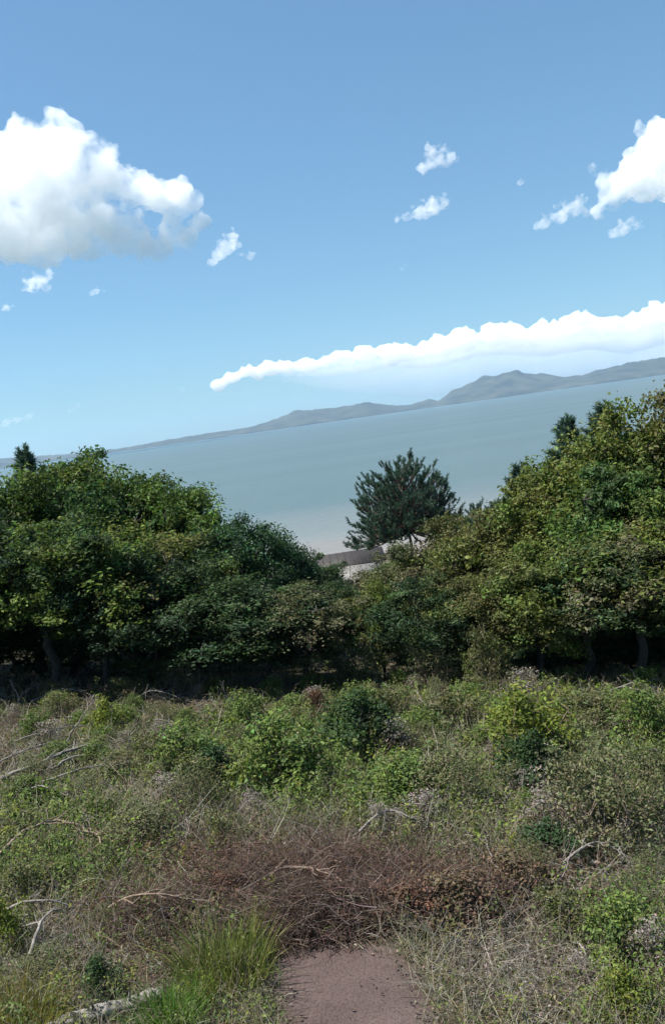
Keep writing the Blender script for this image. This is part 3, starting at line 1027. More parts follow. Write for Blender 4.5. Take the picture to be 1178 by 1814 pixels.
for a in [
    ('deep', 638, 1335, 150, 110, 'rounded deep green bush with bright top in mid clearing'),
    ('green', 640, 1300, 120, 85, 'fresh green bush right behind the rounded deep green bush'),
    ('lime', 935, 1345, 180, 135, 'yellow-green bush topping the tangled dark hollow in the clearing'),
    ('deep', 945, 1410, 130, 110, 'dark bush added for the shaded underside of the yellow-green bush'),  # dark leaves imitate the shade below the yellow-green bush
    ('grey', 950, 1425, 120, 60, 'bare grey twiggy bush over the added dark bush'),
    ('green', 500, 1395, 190, 125, 'wide green bush between deep green bushes in mid clearing'),
    ('deep', 380, 1405, 120, 80, 'low dark green bush beside the wide green bush'),
    ('green', 330, 1375, 150, 90, 'mid-green bush next to the low dark green bush'),
    ('lime', 195, 1305, 85, 70, 'small bright lime bush near the pale fallen branch'),
    ('green', 1145, 1330, 120, 105, 'green bush by the stacked pale branches'),
    ('green', 720, 1435, 190, 90, 'spreading fresh green weeds below the rounded deep green bush'),
    ('dull', 1050, 1500, 220, 170, 'big grey-green tangled bush with dark foot beside the clearing edge'),
    ('dull', 1140, 1470, 170, 150, 'grey-green twiggy bush next to the big tangled bush'),
    ('deep', 985, 1520, 130, 60, 'dark low bush at the foot of the big tangled bush'),
    ('dull', 800, 1440, 160, 120, 'grey twiggy bush beside the spreading fresh green weeds'),
    ('green', 1110, 1690, 140, 90, 'bright green bush above the leafy litter'),
    ('lime', 1115, 1800, 110, 80, 'vivid green weed clump below the bright green bush'),
    ('brown', 810, 1640, 170, 90, 'brown-leaved bush at the end of the dead brushwood'),
    ('rust', 720, 1640, 130, 70, 'rusty-leaved bush against the bare soil head'),
    ('brown', 910, 1600, 150, 90, 'brownish bush beyond the brown-leaved bush'),
    ('deep', 180, 1765, 75, 60, 'small dark-leaved weed behind the pale log'),
    ('lime', 20, 1690, 90, 100, 'lime green bush cut by the frame above the yellow grass'),
    ('olive', 700, 1290, 110, 80, 'olive bush with a pale stick leaning on it'),
    ('olive', 800, 1300, 130, 85, 'olive bush between the leaning stick and yellow-green bush'),
    ('green', 440, 1310, 120, 80, 'green bush behind the wide green bush'),
    ('rust', 565, 1280, 70, 60, 'small reddish bush beside the fresh green bush'),
    ('dull', 765, 1225, 95, 95, 'grey-leaved bush at the dark grove edge, the wider'),
    ('olive', 870, 1225, 80, 120, 'upright olive bush at the dark grove edge'),
    ('olive', 650, 1215, 110, 90, 'olive bush under the slim sapling'),
    ('dull', 320, 1225, 90, 70, 'grey bush in front of the dark greener grove'),
    ('dull', 105, 1190, 80, 80, 'pale leafed bush standing in the blackest shade'),
    ('grey', 930, 1255, 110, 70, 'dead grey bush at the edge of the dark hollow'),
    ('olive', 1060, 1300, 140, 80, 'olive bush behind the yellow-green bush'),
    ('olive', 60, 1600, 120, 80, 'olive bush by the arched fallen branch'),
    ('dull', 250, 1500, 160, 70, 'low grey-green bush between fallen branch and brushwood'),
    ('rust', 400, 1600, 130, 55, 'rusty dead bush at the start of the brushwood'),
]:
    shrub(*a)

# low scrub everywhere between: look-alikes of a few kinds
kinds = [('dull', 'low grey-green scrub plant among the weeds of the clearing', 'grey-green scrub plants'),
         ('olive', 'low olive scrub plant among the weeds of the clearing', 'olive scrub plants'),
         ('green', 'low green scrub plant among the weeds of the clearing', 'green scrub plants'),
         ('grey', 'low bare dead scrub plant among the weeds of the clearing', 'dead scrub plants')]
LAND = [(100, 1380, 'near the big pale forked branch'), (640, 1310, 'near the rounded deep green bush'), (930, 1310, 'near the yellow-green bush'),
        (430, 1380, 'near the wide green bush'), (195, 1290, 'near the small lime bush'), (1120, 1245, 'near the piled pale branches'),
        (1070, 1470, 'near the big grey-green tangled bush'), (740, 1420, 'near the spreading fresh weeds'), (100, 1520, 'near the dark arched branch'),
        (520, 1560, 'near the brown brushwood'), (860, 1610, 'near the brown-leaved bushes'), (180, 1760, 'near the pale log'),
        (1110, 1680, 'near the bright green bush above litter'), (400, 1215, 'at the foot of the greener grove'), (800, 1220, 'at the foot of the yellower grove'), (60, 1660, 'near the bleached twigs')]
rs = np.random.default_rng(77)
n = 0
spots = []
while n < 190:
    Y = rs.uniform(6.5, 24.5)
    X = rs.uniform(-.46, .46) * Y
    p = np.array([X, Y, float(ground(X, Y))])
    px, py = project(p)
    if not (-60 < px < 1240 and 1200 < py < 1800): continue
    if bare_px(np.array([px]), np.array([py + 15]))[0] or bare_px(np.array([px - 25]), np.array([py - 20]))[0]: continue
    if 430 < px < 860 and 1600 < py: continue
    if (300 < px < 920 and 1510 < py < 1640) or (760 < px < 1030 and py > 1660): continue
    if any(math.hypot(X - a, Y - b) < .55 for a, b in spots): continue
    spots.append((X, Y))
    w_ = [.3, .3, .25, .15]
    if py > 1450: w_ = [.38, .22, .08, .32]
    k = kinds[rs.choice(4, p=w_)]
    s = rs.uniform(.45, .95) * (1 if py < 1500 else .7)
    near = LAND[int(np.argmin([math.hypot(px - a, (py - b) * 1.6) for a, b, _ in LAND]))][2]
    lab = k[1].replace('among the weeds of the clearing', near)
    shrub(k[0], 0, 0, 0, 0, lab, k[2] + ' ' + near, 'scrub_plant', 'scrub', p, s * 1.25, s * rs.uniform(.55, .95))
    n += 1

# ------------------------------------------------------------------ undergrowth nobody could count
def zone(px, py, zs):
    w = np.zeros(px.shape)
    for x, y, rx, ry, s in zs:
        w = np.maximum(w, s * np.exp(-(((px - x) / rx) ** 2 + ((py - y) / ry) ** 2)))
    return w


Z_BROWN = [(560, 1570, 260, 60, 1), (420, 1560, 160, 60, .8), (760, 1590, 180, 60, .9), (220, 1620, 120, 40, .7), (640, 1620, 180, 40, 1), (950, 1560, 160, 50, .5), (290, 1720, 60, 50, .7)]
Z_GREY = [(110, 1290, 190, 60, .7), (250, 1450, 150, 50, .5), (900, 1730, 170, 90, 1), (60, 1680, 110, 60, .9), (800, 1420, 120, 60, .6), (60, 1390, 130, 50, .8), (420, 1480, 150, 50, .6), (1080, 1560, 120, 50, .7), (350, 1240, 200, 30, .7), (540, 1500, 120, 35, .6)]
Z_GREEN = [(500, 1360, 220, 70, 1), (640, 1300, 150, 70, 1), (720, 1420, 150, 60, 1), (120, 1560, 200, 60, .7), (930, 1280, 130, 40, .9), (1120, 1660, 100, 60, .9), (1110, 1780, 80, 50, 1), (100, 1470, 200, 60, .6), (1130, 1350, 120, 60, .7), (520, 1450, 120, 40, .6)]
Z_LIMEG = [(410, 1720, 80, 80, 1), (30, 1780, 90, 50, 1), (300, 1790, 60, 40, 1)]


def scatter(n, seed, ymax=26.0, ymin=3.0):
    r = np.random.default_rng(seed)
    u = r.random(n)
    # even in picture terms: more points close by
    Y = 1 / (1 / ymin * (1 - u) + 1 / ymax * u) * .6 + .4 * np.sqrt(ymin ** 2 + u * (ymax ** 2 - ymin ** 2))
    X = r.uniform(-.55, .55, n) * (Y + 1.0)
    Z = ground(X, Y)
    P = np.stack([X, Y, Z], -1)
    px, py = project(P)
    return r, P, px, py


# green and olive herbs
def herbs():
    r, P, px, py = scatter(11000, 101)
    bare = bare_px(px, py) | bare_px(px, py + 14)
    g = zone(px, py, Z_GREEN); b = zone(px, py, Z_BROWN); gr = zone(px, py, Z_GREY)
    keep = ~bare & (r.random(len(P)) < np.clip(.5 + .6 * g - .48 * b - .55 * gr, .02, 1))
    P, px, py, g, b, gr = (q[keep] for q in (P, px, py, g, b, gr))
    n = len(P); k = 20
    H = r.uniform(.12, .46, n) * (1 + .6 * g)
    lean = r.normal(size=(n, 3)) * np.array([.35, .35, 0])
    t = r.uniform(.15, 1, (n, k))
    Q = P[:, None] + (np.array([0, 0, 1.0]) + lean[:, None]) * (t * H[:, None])[..., None] + r.normal(size=(n, k, 3)) * .055 * np.array([1, 1, .4])
    base = np.where((g > .45)[:, None], palette(S_GREEN, n, r), palette(G_OLIVE + S_DULL + S_GREEN, n, r))
    base = np.where((r.random(n) < .10)[:, None], palette(S_LIME, n, r), base)
    base = np.where((r.random(n) < b * .8)[:, None], palette(S_BROWN, n, r), base)
    col = np.repeat(base, k, 0) * (1 + r.normal(size=(n * k, 1)) * .2)
    m = n * k
    Nn = r.normal(size=(m, 3)) * .6 + np.array([0, 0, .8])
    dist = np.repeat(np.clip(P[:, 1] / 10, .7, 1.6), k)
    L = r.uniform(.03, .075, m) * dist
    V, F, C = leaves(Q.reshape(-1, 3), Nn, L, L * r.uniform(.35, .6, m), np.clip(col, .01, .5), r)
    tag(obj('undergrowth', build_mesh('undergrowth', V, F, M_LEAF, C)), 'tangled low green and olive weeds covering the clearing', 'weeds', kind='stuff')


def dry_grass():
    r, P, px, py = scatter(90000, 102)
    bare = bare_px(px, py) & (r.random(len(P)) < np.where(bare_px(px + 30, py) & bare_px(px - 30, py) & bare_px(px, py - 18), .995, .75))
    b = zone(px, py, Z_BROWN); gr = zone(px, py, Z_GREY); g = zone(px, py, Z_GREEN); lg = zone(px, py, Z_LIMEG)
    patch = vnoise(P[:, 0] / 1.1, P[:, 1] / 1.1, 9)
    keep = ~bare & (r.random(len(P)) < np.clip(.25 + .8 * patch - .75 * b - .3 * gr, .04, 1))
    P, px, py, b, gr, g, patch, lg = (q[keep] for q in (P, px, py, b, gr, g, patch, lg))
    n = len(P)
    D = np.stack([r.normal(size=n) * .45, r.normal(size=n) * .45, np.ones(n)], -1)
    far = np.clip(P[:, 1] / 10, .7, 1.8)
    L = r.uniform(.15, .5, n) * (.8 + .3 * far)
    W = r.uniform(.0022, .0045, n) * far
    straw = palette([(.28, .245, .17), (.34, .30, .215), (.22, .20, .145), (.26, .235, .195)], n, r)
    green = palette([(.10, .13, .045), (.13, .15, .055), (.085, .11, .04)], n, r)
    col = np.where((r.random(n) < .30 + .35 * g - .25 * gr)[:, None], green, straw)
    col = np.where((r.random(n) < b * .6)[:, None], palette(S_BROWN, n, r), col)
    V, F, C = blades(P, D, L, W, r.uniform(.1, .75, n), col, r)
    tag(obj('dry_grass', build_mesh('dry_grass', V, F, M_DRY, C)), 'thin straw-coloured and green grass between the shrubs', 'grass', kind='stuff')


def litter():
    r, P, px, py = scatter(110000, 103)
    bare = bare_px(px, py)
    inner = bare_px(px + 40, py) & bare_px(px - 40, py) & bare_px(px, py - 25) & bare
    edge = bare & (r.random(len(P)) < np.where(inner, .96, .5))
    b = zone(px, py, Z_BROWN); gr = zone(px, py, Z_GREY)
    keep = ~edge & (r.random(len(P)) < np.clip(.28 + .8 * b + .8 * gr, 0, 1))
    P, px, py, b, gr = (q[keep] for q in (P, px, py, b, gr))
    n = len(P)
    P = P + np.stack([np.zeros(n), np.zeros(n), r.uniform(.0, .03, n) + .34 * r.random(n) ** 1.6 * np.clip(b + .3 * gr, 0, 1)], -1)
    col = palette([(.16, .125, .09), (.20, .16, .125), (.12, .09, .065), (.09, .07, .05)], n, r, .3)
    col = np.where((r.random(n) < b * 1.5)[:, None], palette(S_RUST + S_RUST + S_BROWN, n, r, .3), col)
    col = np.where((r.random(n) < gr * .85)[:, None], palette(S_GREY + [(.14, .11, .10), (.28, .25, .23)], n, r, .3), col)
    L = r.uniform(.025, .06, n) * np.clip(P[:, 1] / 9, .8, 1.8)
    V, F, C = leaves(P, r.normal(size=(n, 3)) * .5 + np.array([0, 0, 1]), L, L * .55, col, r, .3, 0)
    tag(obj('leaf_litter', build_mesh('leaf_litter', V, F, M_DRY, C)), 'dry fallen leaves strewn over the hillside soil', 'leaf litter', kind='stuff')


def brushwood():
    r, P, px, py = scatter(80000, 104)
    bare = bare_px(px, py)
    b = zone(px, py, Z_BROWN); gr = zone(px, py, Z_GREY)
    keep = ~bare & (r.random(len(P)) < np.clip(.13 + .5 * b + .45 * gr, 0, 1))
    P, px, py, b, gr = (q[keep] for q in (P, px, py, b, gr))
    n = len(P)
    P = P + np.stack([np.zeros(n), np.zeros(n), r.uniform(0, .42, n) * np.clip(b + .3 * gr, .1, 1)], -1)
    flat = r.random(n) < .6
    D = np.stack([r.normal(size=n), r.normal(size=n) * .7, np.where(flat, r.normal(size=n) * .18, np.abs(r.normal(size=n)) * .9 + .4)], -1)
    far = np.clip(P[:, 1] / 10, .7, 1.7)
    L = r.uniform(.15, .7, n) * (.8 + .2 * far)
    rad = r.uniform(.0018, .0048, n) * far
    grey = palette([(.26, .235, .205), (.34, .31, .28), (.20, .18, .155), (.42, .39, .35)], n, r, .2)
    brown = palette([(.11, .068, .055), (.075, .048, .04), (.15, .10, .082)], n, r, .25)
    col = np.where((r.random(n) < np.clip(b * 1.7, .15, .9))[:, None], brown, grey)
    V, F, C = twigs(P, D, L, rad, .28, col, r)
    tag(obj('dead_brushwood', build_mesh('dead_brushwood', V, F, M_DRY, C)), 'heaped brown and grey dead twigs across the clearing', 'brushwood', kind='stuff')


def slope_scrub():
    """low growth under the trees and down the slope to the beach"""
    r = np.random.default_rng(105)
    n = 26000
    Y = 28 + 60 * r.random(n) ** 1.2; X = r.uniform(-.6, .6, n) * Y
    P = np.stack([X, Y, ground(X, Y)], -1)
    keep = P[:, 2] > 2.4
    P = P[keep]; n = len(P)
    P[:, 2] += r.uniform(.05, .7, n) * (.5 + vnoise(P[:, 0] / 3, P[:, 1] / 3, 5))
    L = r.uniform(.12, .24, n) * np.clip(P[:, 1] / 35, .8, 2.0)
    V, F, C = leaves(P, r.normal(size=(n, 3)) * .5 + np.array([0, 0, .9]), L, L * .5, palette(G_OLIVE + G_DARK, n, r), r)
    tag(obj('slope_scrub', build_mesh('slope_scrub', V, F, M_LEAF, C)), 'low scrub under the trees and down to the beach', 'scrub', kind='stuff')


def brush_heap():
    """the long low heap of cut brushwood above the bare soil"""
    r = np.random.default_rng(106)
    parts = []
    for (x, y, hl, hd, hh, n) in [(560, 1640, 1.05, .42, .42, 2600), (430, 1600, .9, .4, .34, 1600), (720, 1625, .9, .4, .36, 1600), (600, 1575, 1.3, .5, .36, 2000), (300, 1640, .7, .3, .22, 800), (840, 1610, .7, .35, .28, 900)]:
        c = hit(x, y)
        a = r.uniform(0, 6.28, n); q = r.random(n) ** .5
        X = c[0] + np.cos(a) * q * hl; Y = c[1] + np.sin(a) * q * hd
        Z = ground(X, Y) + .02 + hh * (1 - q ** 2) * r.random(n) ** .7
        D = np.stack([r.choice([-1, 1], n) * (1 + .2 * r.normal(size=n)), r.normal(size=n) * .8, r.normal(size=n) * .34 + .06], -1)
        L = r.uniform(.15, .75, n)
        col = palette([(.10, .066, .052), (.066, .044, .036), (.16, .115, .092), (.24, .195, .165), (.12, .075, .058)], n, r, .3)
        P = np.stack([X, Y, Z], -1) - unit(D) * (L * .5)[:, None]
        P[:, 2] = np.maximum(P[:, 2], ground(P[:, 0], P[:, 1]))
        parts.append(twigs(P, D, L, r.uniform(.0018, .006, n), .30, col, r))
    V, F, C = merge(parts)
    tag(obj('brush_heap', build_mesh('brush_heap', V, F, M_DRY, C)), 'long low heap of tangled brown dead twigs above the bare soil', 'brushwood', kind='stuff')


brush_heap(); herbs(); dry_grass(); litter(); brushwood(); slope_scrub()


# ------------------------------------------------------------------ grass tufts, log, dead branches
def grass_tuft(px, py, w_px, h_px, n, label, pal, seed):
    r = np.random.default_rng(seed)
    p = hit(px, py)
    dist = np.linalg.norm(p - CAM)
    w, h = w_px / F_PX * dist, h_px / F_PX * dist
    a = r.uniform(0, 6.28, n); q = r.random(n) ** .6 * w * .42
    X, Y = p[0] + np.cos(a) * q, p[1] + np.sin(a) * q
    P = np.stack([X, Y, ground(X, Y) - .02], -1)
    D = np.stack([np.cos(a) * q / w * 1.1 + r.normal(size=n) * .15, np.sin(a) * q / w * 1.1 + r.normal(size=n) * .15, np.ones(n)], -1)
    V, F, C = blades(P, D, h * r.uniform(.5, 1.1, n), r.uniform(.0025, .0055, n), r.uniform(.05, .5, n), palette(pal, n, r, .2), r)
    org = np.array([p[0], p[1], float(ground(p[0], p[1]))])
    tag(obj('grass_tuft', build_mesh('grass_tuft', V - org, F, M_LEAF, C), None, org), label, 'grass')


GT = [(.15, .20, .04), (.18, .215, .05), (.115, .165, .036), (.20, .205, .065), (.24, .21, .10)]
grass_tuft(405, 1750, 120, 125, 620, 'tall bright green grass tuft beside the bare soil', GT, 1)
grass_tuft(445, 1720, 60, 85, 220, 'green grass tuft right behind the tall tuft by the soil', GT, 5)
grass_tuft(25, 1835, 150, 80, 700, 'yellow-green grass tuft beside the pale log', [(.19, .18, .035), (.22, .19, .045), (.15, .16, .035)], 2)
grass_tuft(305, 1830, 90, 90, 600, 'low vivid green grass tuft at the log end', [(.09, .18, .035), (.12, .2, .04)], 3)
grass_tuft(340, 1725, 60, 45, 250, 'small green grass tuft among the dead twigs', GT, 4)


def log():
    a, b = hit(60, 1845), hit(292, 1772)
    r = np.random.default_rng(8)
    n = 12
    t = np.linspace(0, 1, n)[:, None]
    P = a * (1 - t) + b * t
    P[:, 2] = ground(P[:, 0], P[:, 1]) + .05
    P[1:-1] += r.normal(size=(n - 2, 3)) * .006
    rad = .062 * (1 + r.normal(size=n) * .05); rad[0] = .05; rad[-1] = .048
    P = np.concatenate([[P[0] - (P[1] - P[0]) * .02], P, [P[-1] + (P[-1] - P[-2]) * .02]])
    rad = np.concatenate([[.004], rad, [.004]])
    tt = np.linspace(0, 1, 40); idx = np.linspace(0, len(P) - 1, 40)
    P2 = np.stack([np.interp(idx, np.arange(len(P)), P[:, i]) for i in range(3)], -1)
    V, F = tubes([(P2, np.interp(idx, np.arange(len(P)), rad))], 18)
    groove = (np.arange(18) * 7 % 5 / 5.0)[None, :] * .010 + .006 * r.normal(size=(40, 18))
    C3 = np.repeat(P2, 18, axis=0)
    V = V + unit(V - C3) * (groove.ravel() * (np.linalg.norm(V - C3, axis=1) > .02))[:, None]
    P = P2[np.linspace(0, 39, 14).astype(int)]
    org = V.mean(0)
    o = obj('fallen_log', build_mesh('fallen_log', V - org, F, M_LOG, None, False), None, org)
    tag(o, 'weathered pale grey log lying in the grass', 'log')
    stubs = []
    for k in range(3):
        q = P[3 + k * 3] - org
        e = q + np.array([r.normal() * .05, -.04, .12 + .04 * r.random()])
        stubs.append((np.array([q, (q + e) / 2, e]), np.array([.018, .014, .009])))
        V, F = tubes([stubs[-1]], 6)
        obj('branch_stub', build_mesh('branch_stub', V, F, M_LOG), o)


log()


def dead_branch(paths, label, mat, rad, seed, group=None, name='dead_branch', side=5, lift=.3):
    """paths: main line and forks as (photo x, y, height above the ground in m)"""
    r = np.random.default_rng(seed)
    T = []
    for k, path in enumerate(paths):
        P = []
        for (px, py, h) in path:
            if P and h is None:
                pass
            q = hit(px, py) if h == 0 else None
            if q is None:
                # ground point seen h metres above it, keeping the distance of the branch foot
                d = ray(px, py)
                Yd = foot[1]
                q = CAM + d * (Yd / d[1])
            else:
                foot = q
            P.append(q)
        P = np.array(P)
        # resample with a little crookedness
        m = max(8, len(P) * 4)
        s = np.linspace(0, len(P) - 1, m)
        Q = np.stack([np.interp(s, np.arange(len(P)), P[:, i]) for i in range(3)], -1)
        L = np.linalg.norm(Q[-1] - Q[0])
        if k:
            main = T[0][0]
            Q[0] = main[np.argmin(np.linalg.norm(main - Q[0], axis=1))]
        Q[1:-1] += r.normal(size=(m - 2, 3)) * .007 * L
        g = ground(Q[:, 0], Q[:, 1])
        Q[:, 2] = np.maximum(Q[:, 2], g + .02)
        if all(h == 0 for _, _, h in path):
            up = lift * (.45 + .55 * np.sin(np.linspace(0, np.pi, m))) + .04
            Q[k > 0:, 2] += up[k > 0:]
        r0 = rad * (1 if k == 0 else .6)
        T.append((Q, np.linspace(r0, r0 * .3, m)))
        for _ in range(side):
            i = r.integers(m // 4, m - 2)
            d = unit(unit(Q[i + 1] - Q[i]) + r.normal(size=3) * np.array([.6, .6, .35]) + np.array([0, 0, .3]))
            ln = L * r.uniform(.12, .3)
            E = Q[i] + d * ln * np.linspace(0, 1, 5)[:, None] + r.normal(size=(5, 3)) * .02 * ln
            E[0] = Q[i]
            E[:, 2] = np.maximum(E[:, 2], ground(E[:, 0], E[:, 1]) + .01)
            T.append((E, np.linspace(r0 * .4, r0 * .12, 5)))
    V, F = tubes(T, 6)
    org = V.mean(0)
    org[2] = V[:, 2].min()
    o = obj(name, build_mesh(name, V - org, F, mat, None, True), None, org)
    tag(o, label, 'branch', group)


dead_branch([[(5, 1400, 0), (60, 1390, 0), (120, 1365, 0), (165, 1345, 0), (205, 1343, 0)], [(90, 1388, 0), (140, 1372, 0), (215, 1360, 0)]], 'big pale forked fallen branch lying on grey scrub', M_DEAD, .045, 1)
dead_branch([[(30, 1260, 0), (35, 1235, 1), (18, 1205, 1)], [(33, 1240, 0), (48, 1222, 1), (75, 1208, 1)]], 'forked bare pale stem standing before the blackest shade', M_DEAD, .03, 2, side=2)
dead_branch([[(108, 1335, 0), (125, 1300, 1), (150, 1265, 1), (165, 1245, 1)], [(115, 1325, 0), (105, 1290, 1)]], 'thin pale bare stem leaning beside the lime bush', M_DEAD, .022, 3, side=3)
dead_branch([[(5, 1540, 0), (50, 1515, 0), (110, 1495, 0), (185, 1502, 0)], [(150, 1497, 0), (185, 1530, 0), (190, 1560, 0)]], 'dark arched fallen branch over green weeds', M_DEADB, .03, 4)
dead_branch([[(40, 1432, 0), (80, 1430, 0), (128, 1434, 0)], [(120, 1432, 0), (133, 1415, 0)]], 'short straight pale stick below the big forked branch', M_DEAD, .025, 5, side=2)
dead_branch([[(1178, 1238, 0), (1130, 1236, 0), (1090, 1248, 0), (1040, 1262, 0)], [(1185, 1252, 0), (1120, 1250, 0)], [(1178, 1228, 0), (1140, 1232, 0)]], 'pale branches piled beside the dark hollow', M_DEAD, .045, 6, side=8)
dead_branch([[(710, 1290, 0), (730, 1270, 1), (765, 1240, 1)]], 'pale stick leaning on the olive bush', M_DEAD, .025, 7, side=1)
dead_branch([[(1085, 1490, 0), (1070, 1450, 1), (1050, 1410, 1), (1030, 1390, 1)]], 'long pale arching twig over the big tangled bush', M_DEAD, .016, 8, side=2)
dead_branch([[(1180, 1355, 0), (1150, 1370, 0), (1125, 1385, 0)], [(1170, 1400, 0), (1120, 1435, 0)]], 'brown fallen branch beside the green bush', M_DEADB, .035, 9, side=3)
dead_branch([[(480, 1570, 0), (540, 1590, 0), (600, 1605, 0), (650, 1625, 0)]], 'slender brown branch across the dead brushwood', M_DEADB, .022, 10, side=6)
for i, (pth, lab) in enumerate([
        ([(-10, 1375, 0), (50, 1360, 0), (110, 1330, 0)], 'pale dead branch just above the big forked branch'),
        ([(30, 1330, 0), (80, 1322, 0), (140, 1310, 0), (180, 1300, 0)], 'grey dead branch reaching toward the lime bush'),
        ([(60, 1410, 0), (130, 1400, 0), (200, 1385, 0), (240, 1382, 0)], 'pale dead branch just under the big forked branch'),
        ([(230, 1260, 0), (270, 1245, 0), (320, 1250, 0)], 'grey dead branch at the foot of the greener grove'),
        ([(60, 1255, 0), (120, 1240, 0), (180, 1250, 0)], 'grey dead branch between the forked stem and lime bush'),
        ([(20, 1640, 0), (70, 1650, 0), (140, 1640, 0)], 'bleached branch lying above the bleached twigs'),
        ([(640, 1500, 0), (700, 1480, 0), (760, 1490, 0)], 'grey dead branch between fresh weeds and brushwood'),
        ([(1000, 1560, 0), (1060, 1540, 0), (1120, 1550, 0)], 'grey dead branch below the big tangled bush')]):
    dead_branch([pth], lab, M_DEAD, .02, 60 + i, side=9, lift=.28)
dead_branch([[(60, 1725, 0), (95, 1680, 0), (125, 1650, 0)], [(40, 1690, 0), (80, 1670, 0)]], 'bleached twigs lying behind the log', M_DEAD, .02, 11, side=5)
dead_branch([[(700, 1420, 0), (760, 1395, 0), (800, 1330, 0)]], 'grey fallen branch through the fresh green weeds', M_DEAD, .02, 12, side=4)
dead_branch([[(410, 1260, 0), (398, 1225, 1), (390, 1205, 1)], [(405, 1250, 0), (420, 1215, 1)]], 'bare forked grey stem before the dark grove', M_DEAD, .024, 13, side=3)
dead_branch([[(1020, 1690, 0), (1040, 1712, 0)]], 'short pale stick on the grey leaf litter', M_DEAD, .02, 14, side=0, lift=.08)
dead_branch([[(200, 1640, 0), (280, 1645, 0), (370, 1640, 0)], [(230, 1650, 0), (330, 1625, 0)]], 'long thin twigs lying at the brushwood edge', M_DEADB, .016, 15, side=5)
dead_branch([[(920, 1440, 0), (925, 1400, 1), (928, 1360, 1)]], 'pale upright stem inside the tangled hollow', M_DEAD, .016, 16, side=2)
dead_branch([[(860, 1500, 0), (880, 1560, 0), (915, 1600, 0)]], 'thin straw-pale branch by the brown bushes', M_DEAD, .012, 17, side=4, lift=.12)


# ------------------------------------------------------------------ low houses by the shore, seen through the gap
def paint(name, c, rough=.7, var=.12, scale=1.2):
    m, nt, p, out = new_mat(name)
    geo = nt.nodes.new('ShaderNodeNewGeometry')
    n = nt.nodes.new('ShaderNodeTexNoise'); n.inputs['Scale'].default_value = scale; n.inputs['Detail'].default_value = 6
    nt.links.new(geo.outputs['Position'], n.inputs['Vector'])
    cr = nt.nodes.new('ShaderNodeValToRGB')
    cr.color_ramp.elements[0].position = .3; cr.color_ramp.elements[0].color = (*[q * (1 - var * 2) for q in c], 1)
    cr.color_ramp.elements[1].position = .7; cr.color_ramp.elements[1].color = (*[min(q * (1 + var), .9) for q in c], 1)
    nt.links.new(n.outputs['Fac'], cr.inputs[0]); nt.links.new(cr.outputs[0], p.inputs['Base Color'])
    p.inputs['Roughness'].default_value = rough
    return m


M_PALE = paint('pale_sheet_roof', (.19, .178, .165))
M_BROWN_ROOF = paint('dark_roof', (.026, .020, .018))
M_WALL = paint('white_wall', (.17, .165, .155))
M_GLASS = paint('dark_window_glass', (.02, .025, .03), .15)


def box(x0, x1, y0, y1, z0, z1):
    V = np.array([(x, y, z) for x in (x0, x1) for y in (y0, y1) for z in (z0, z1)], float)
    return V, np.array([[0, 1, 3, 2], [4, 6, 7, 5], [0, 4, 5, 1], [2, 3, 7, 6], [0, 2, 6, 4], [1, 5, 7, 3]])


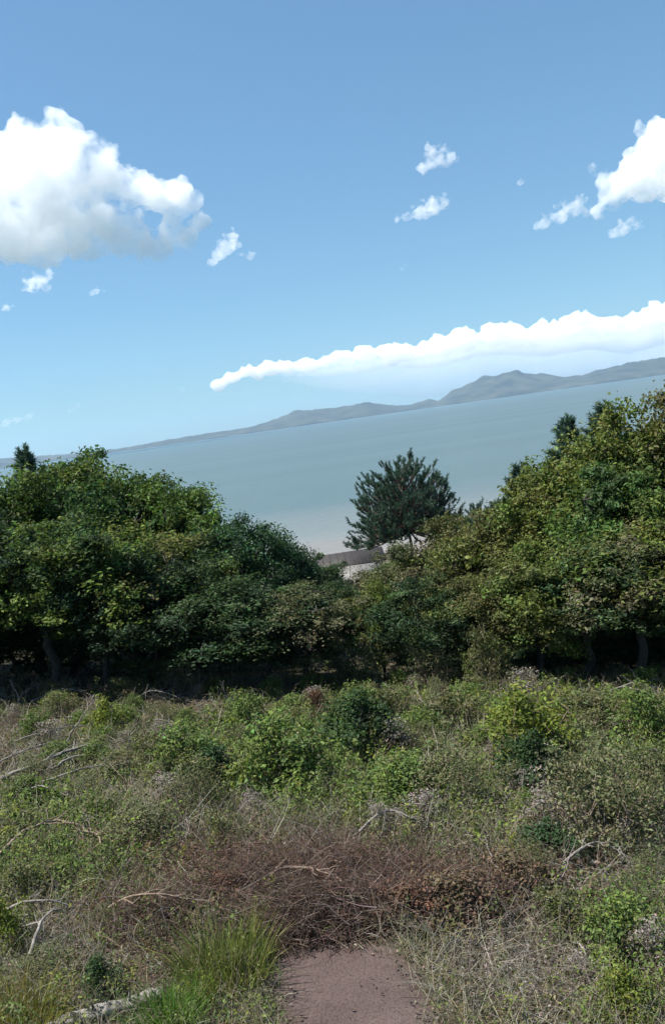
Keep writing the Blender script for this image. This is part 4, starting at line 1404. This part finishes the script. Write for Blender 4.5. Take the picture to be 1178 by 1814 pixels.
def house(px, py, Y, L, Wd, rise, wall_h, roof_mat, label, rot=0.0):
    """low gabled house, ridge along its length; ridge middle at the photo pixel at forward distance Y"""
    p = at(px, py, Y)
    g = float(ground(p[0], Y))
    wall_h = max(p[2] - g - rise, 1.9)
    o = bpy.data.objects.new('lakeside_house', None); COL.objects.link(o)
    o.location = (p[0], Y, g); o.rotation_euler = (0, 0, rot)
    V, F = box(-L / 2, L / 2, -Wd / 2, Wd / 2, -.6, wall_h)
    gab = np.array([(-L / 2 + .02, -Wd / 2, wall_h), (-L / 2 + .02, Wd / 2, wall_h), (-L / 2 + .02, 0, wall_h + rise - .05),
                    (L / 2 - .02, -Wd / 2, wall_h), (L / 2 - .02, Wd / 2, wall_h), (L / 2 - .02, 0, wall_h + rise - .05)])
    me = build_mesh('wall', np.concatenate([V, gab]), [F, np.array([[8, 9, 10], [11, 13, 12]])], M_WALL)
    obj('wall', me, o)
    e = .5
    k = rise / (Wd / 2)
    for sgn in (-1, 1):
        t = .10
        y1 = sgn * (Wd / 2 + e); z1 = wall_h - e * k + .03
        R0 = [(-L / 2 - e, 0, wall_h + rise + .03), (L / 2 + e, 0, wall_h + rise + .03), (L / 2 + e, y1, z1), (-L / 2 - e, y1, z1)]
        V = np.array(R0 + [(a, b, c + t) for a, b, c in R0])
        F = np.array([[0, 1, 2, 3], [4, 7, 6, 5], [0, 4, 5, 1], [1, 5, 6, 2], [2, 6, 7, 3], [3, 7, 4, 0]])
        r_ = obj('roof_slope', build_mesh('roof_slope', V, F, roof_mat), o)
        for q in range(int(L / .9)):                    # standing seams of the sheets
            x = -L / 2 + .45 + q * .9
            Vb = np.array([(x - .03, 0, wall_h + rise + .13), (x + .03, 0, wall_h + rise + .13), (x + .03, y1, z1 + .10), (x - .03, y1, z1 + .10)])
            Vb = np.concatenate([Vb, Vb + np.array([0, 0, .05])])
            obj('seam', build_mesh('seam', Vb, F, roof_mat), r_)
    for q, x in enumerate(np.linspace(-L / 2 + 1.0, L / 2 - 1.0, 4)):
        if q == 2:
            V, F = box(x - .42, x + .42, -Wd / 2 - .05, -Wd / 2 + .05, 0, min(2.0, wall_h - .1))
            obj('door', build_mesh('door', V, F, M_BROWN_ROOF), o)
        else:
            V, F = box(x - .5, x + .5, -Wd / 2 - .06, -Wd / 2 + .05, .9, wall_h - .25)
            w = obj('window', build_mesh('window', V, F, M_WALL), o)
            V, F = box(x - .42, x + .42, -Wd / 2 - .08, -Wd / 2 - .03, .98, wall_h - .33)
            obj('pane', build_mesh('pane', V, F, M_GLASS), w)
    tag(o, label, 'house')


house(618, 990, 104, 7.5, 5.5, 1.0, 2.2, M_BROWN_ROOF, 'low house with dark roof at the lake edge', R(4))
house(626, 1010, 92, 5.2, 4.6, .8, 2.2, M_PALE, 'low white house with pale sheet roof before the dark-roofed one', R(-3))
house(530, 1014, 94, 5.0, 4.5, .9, 2.2, M_PALE, 'small pale-roofed house glimpsed behind the greener grove leaves', R(5))
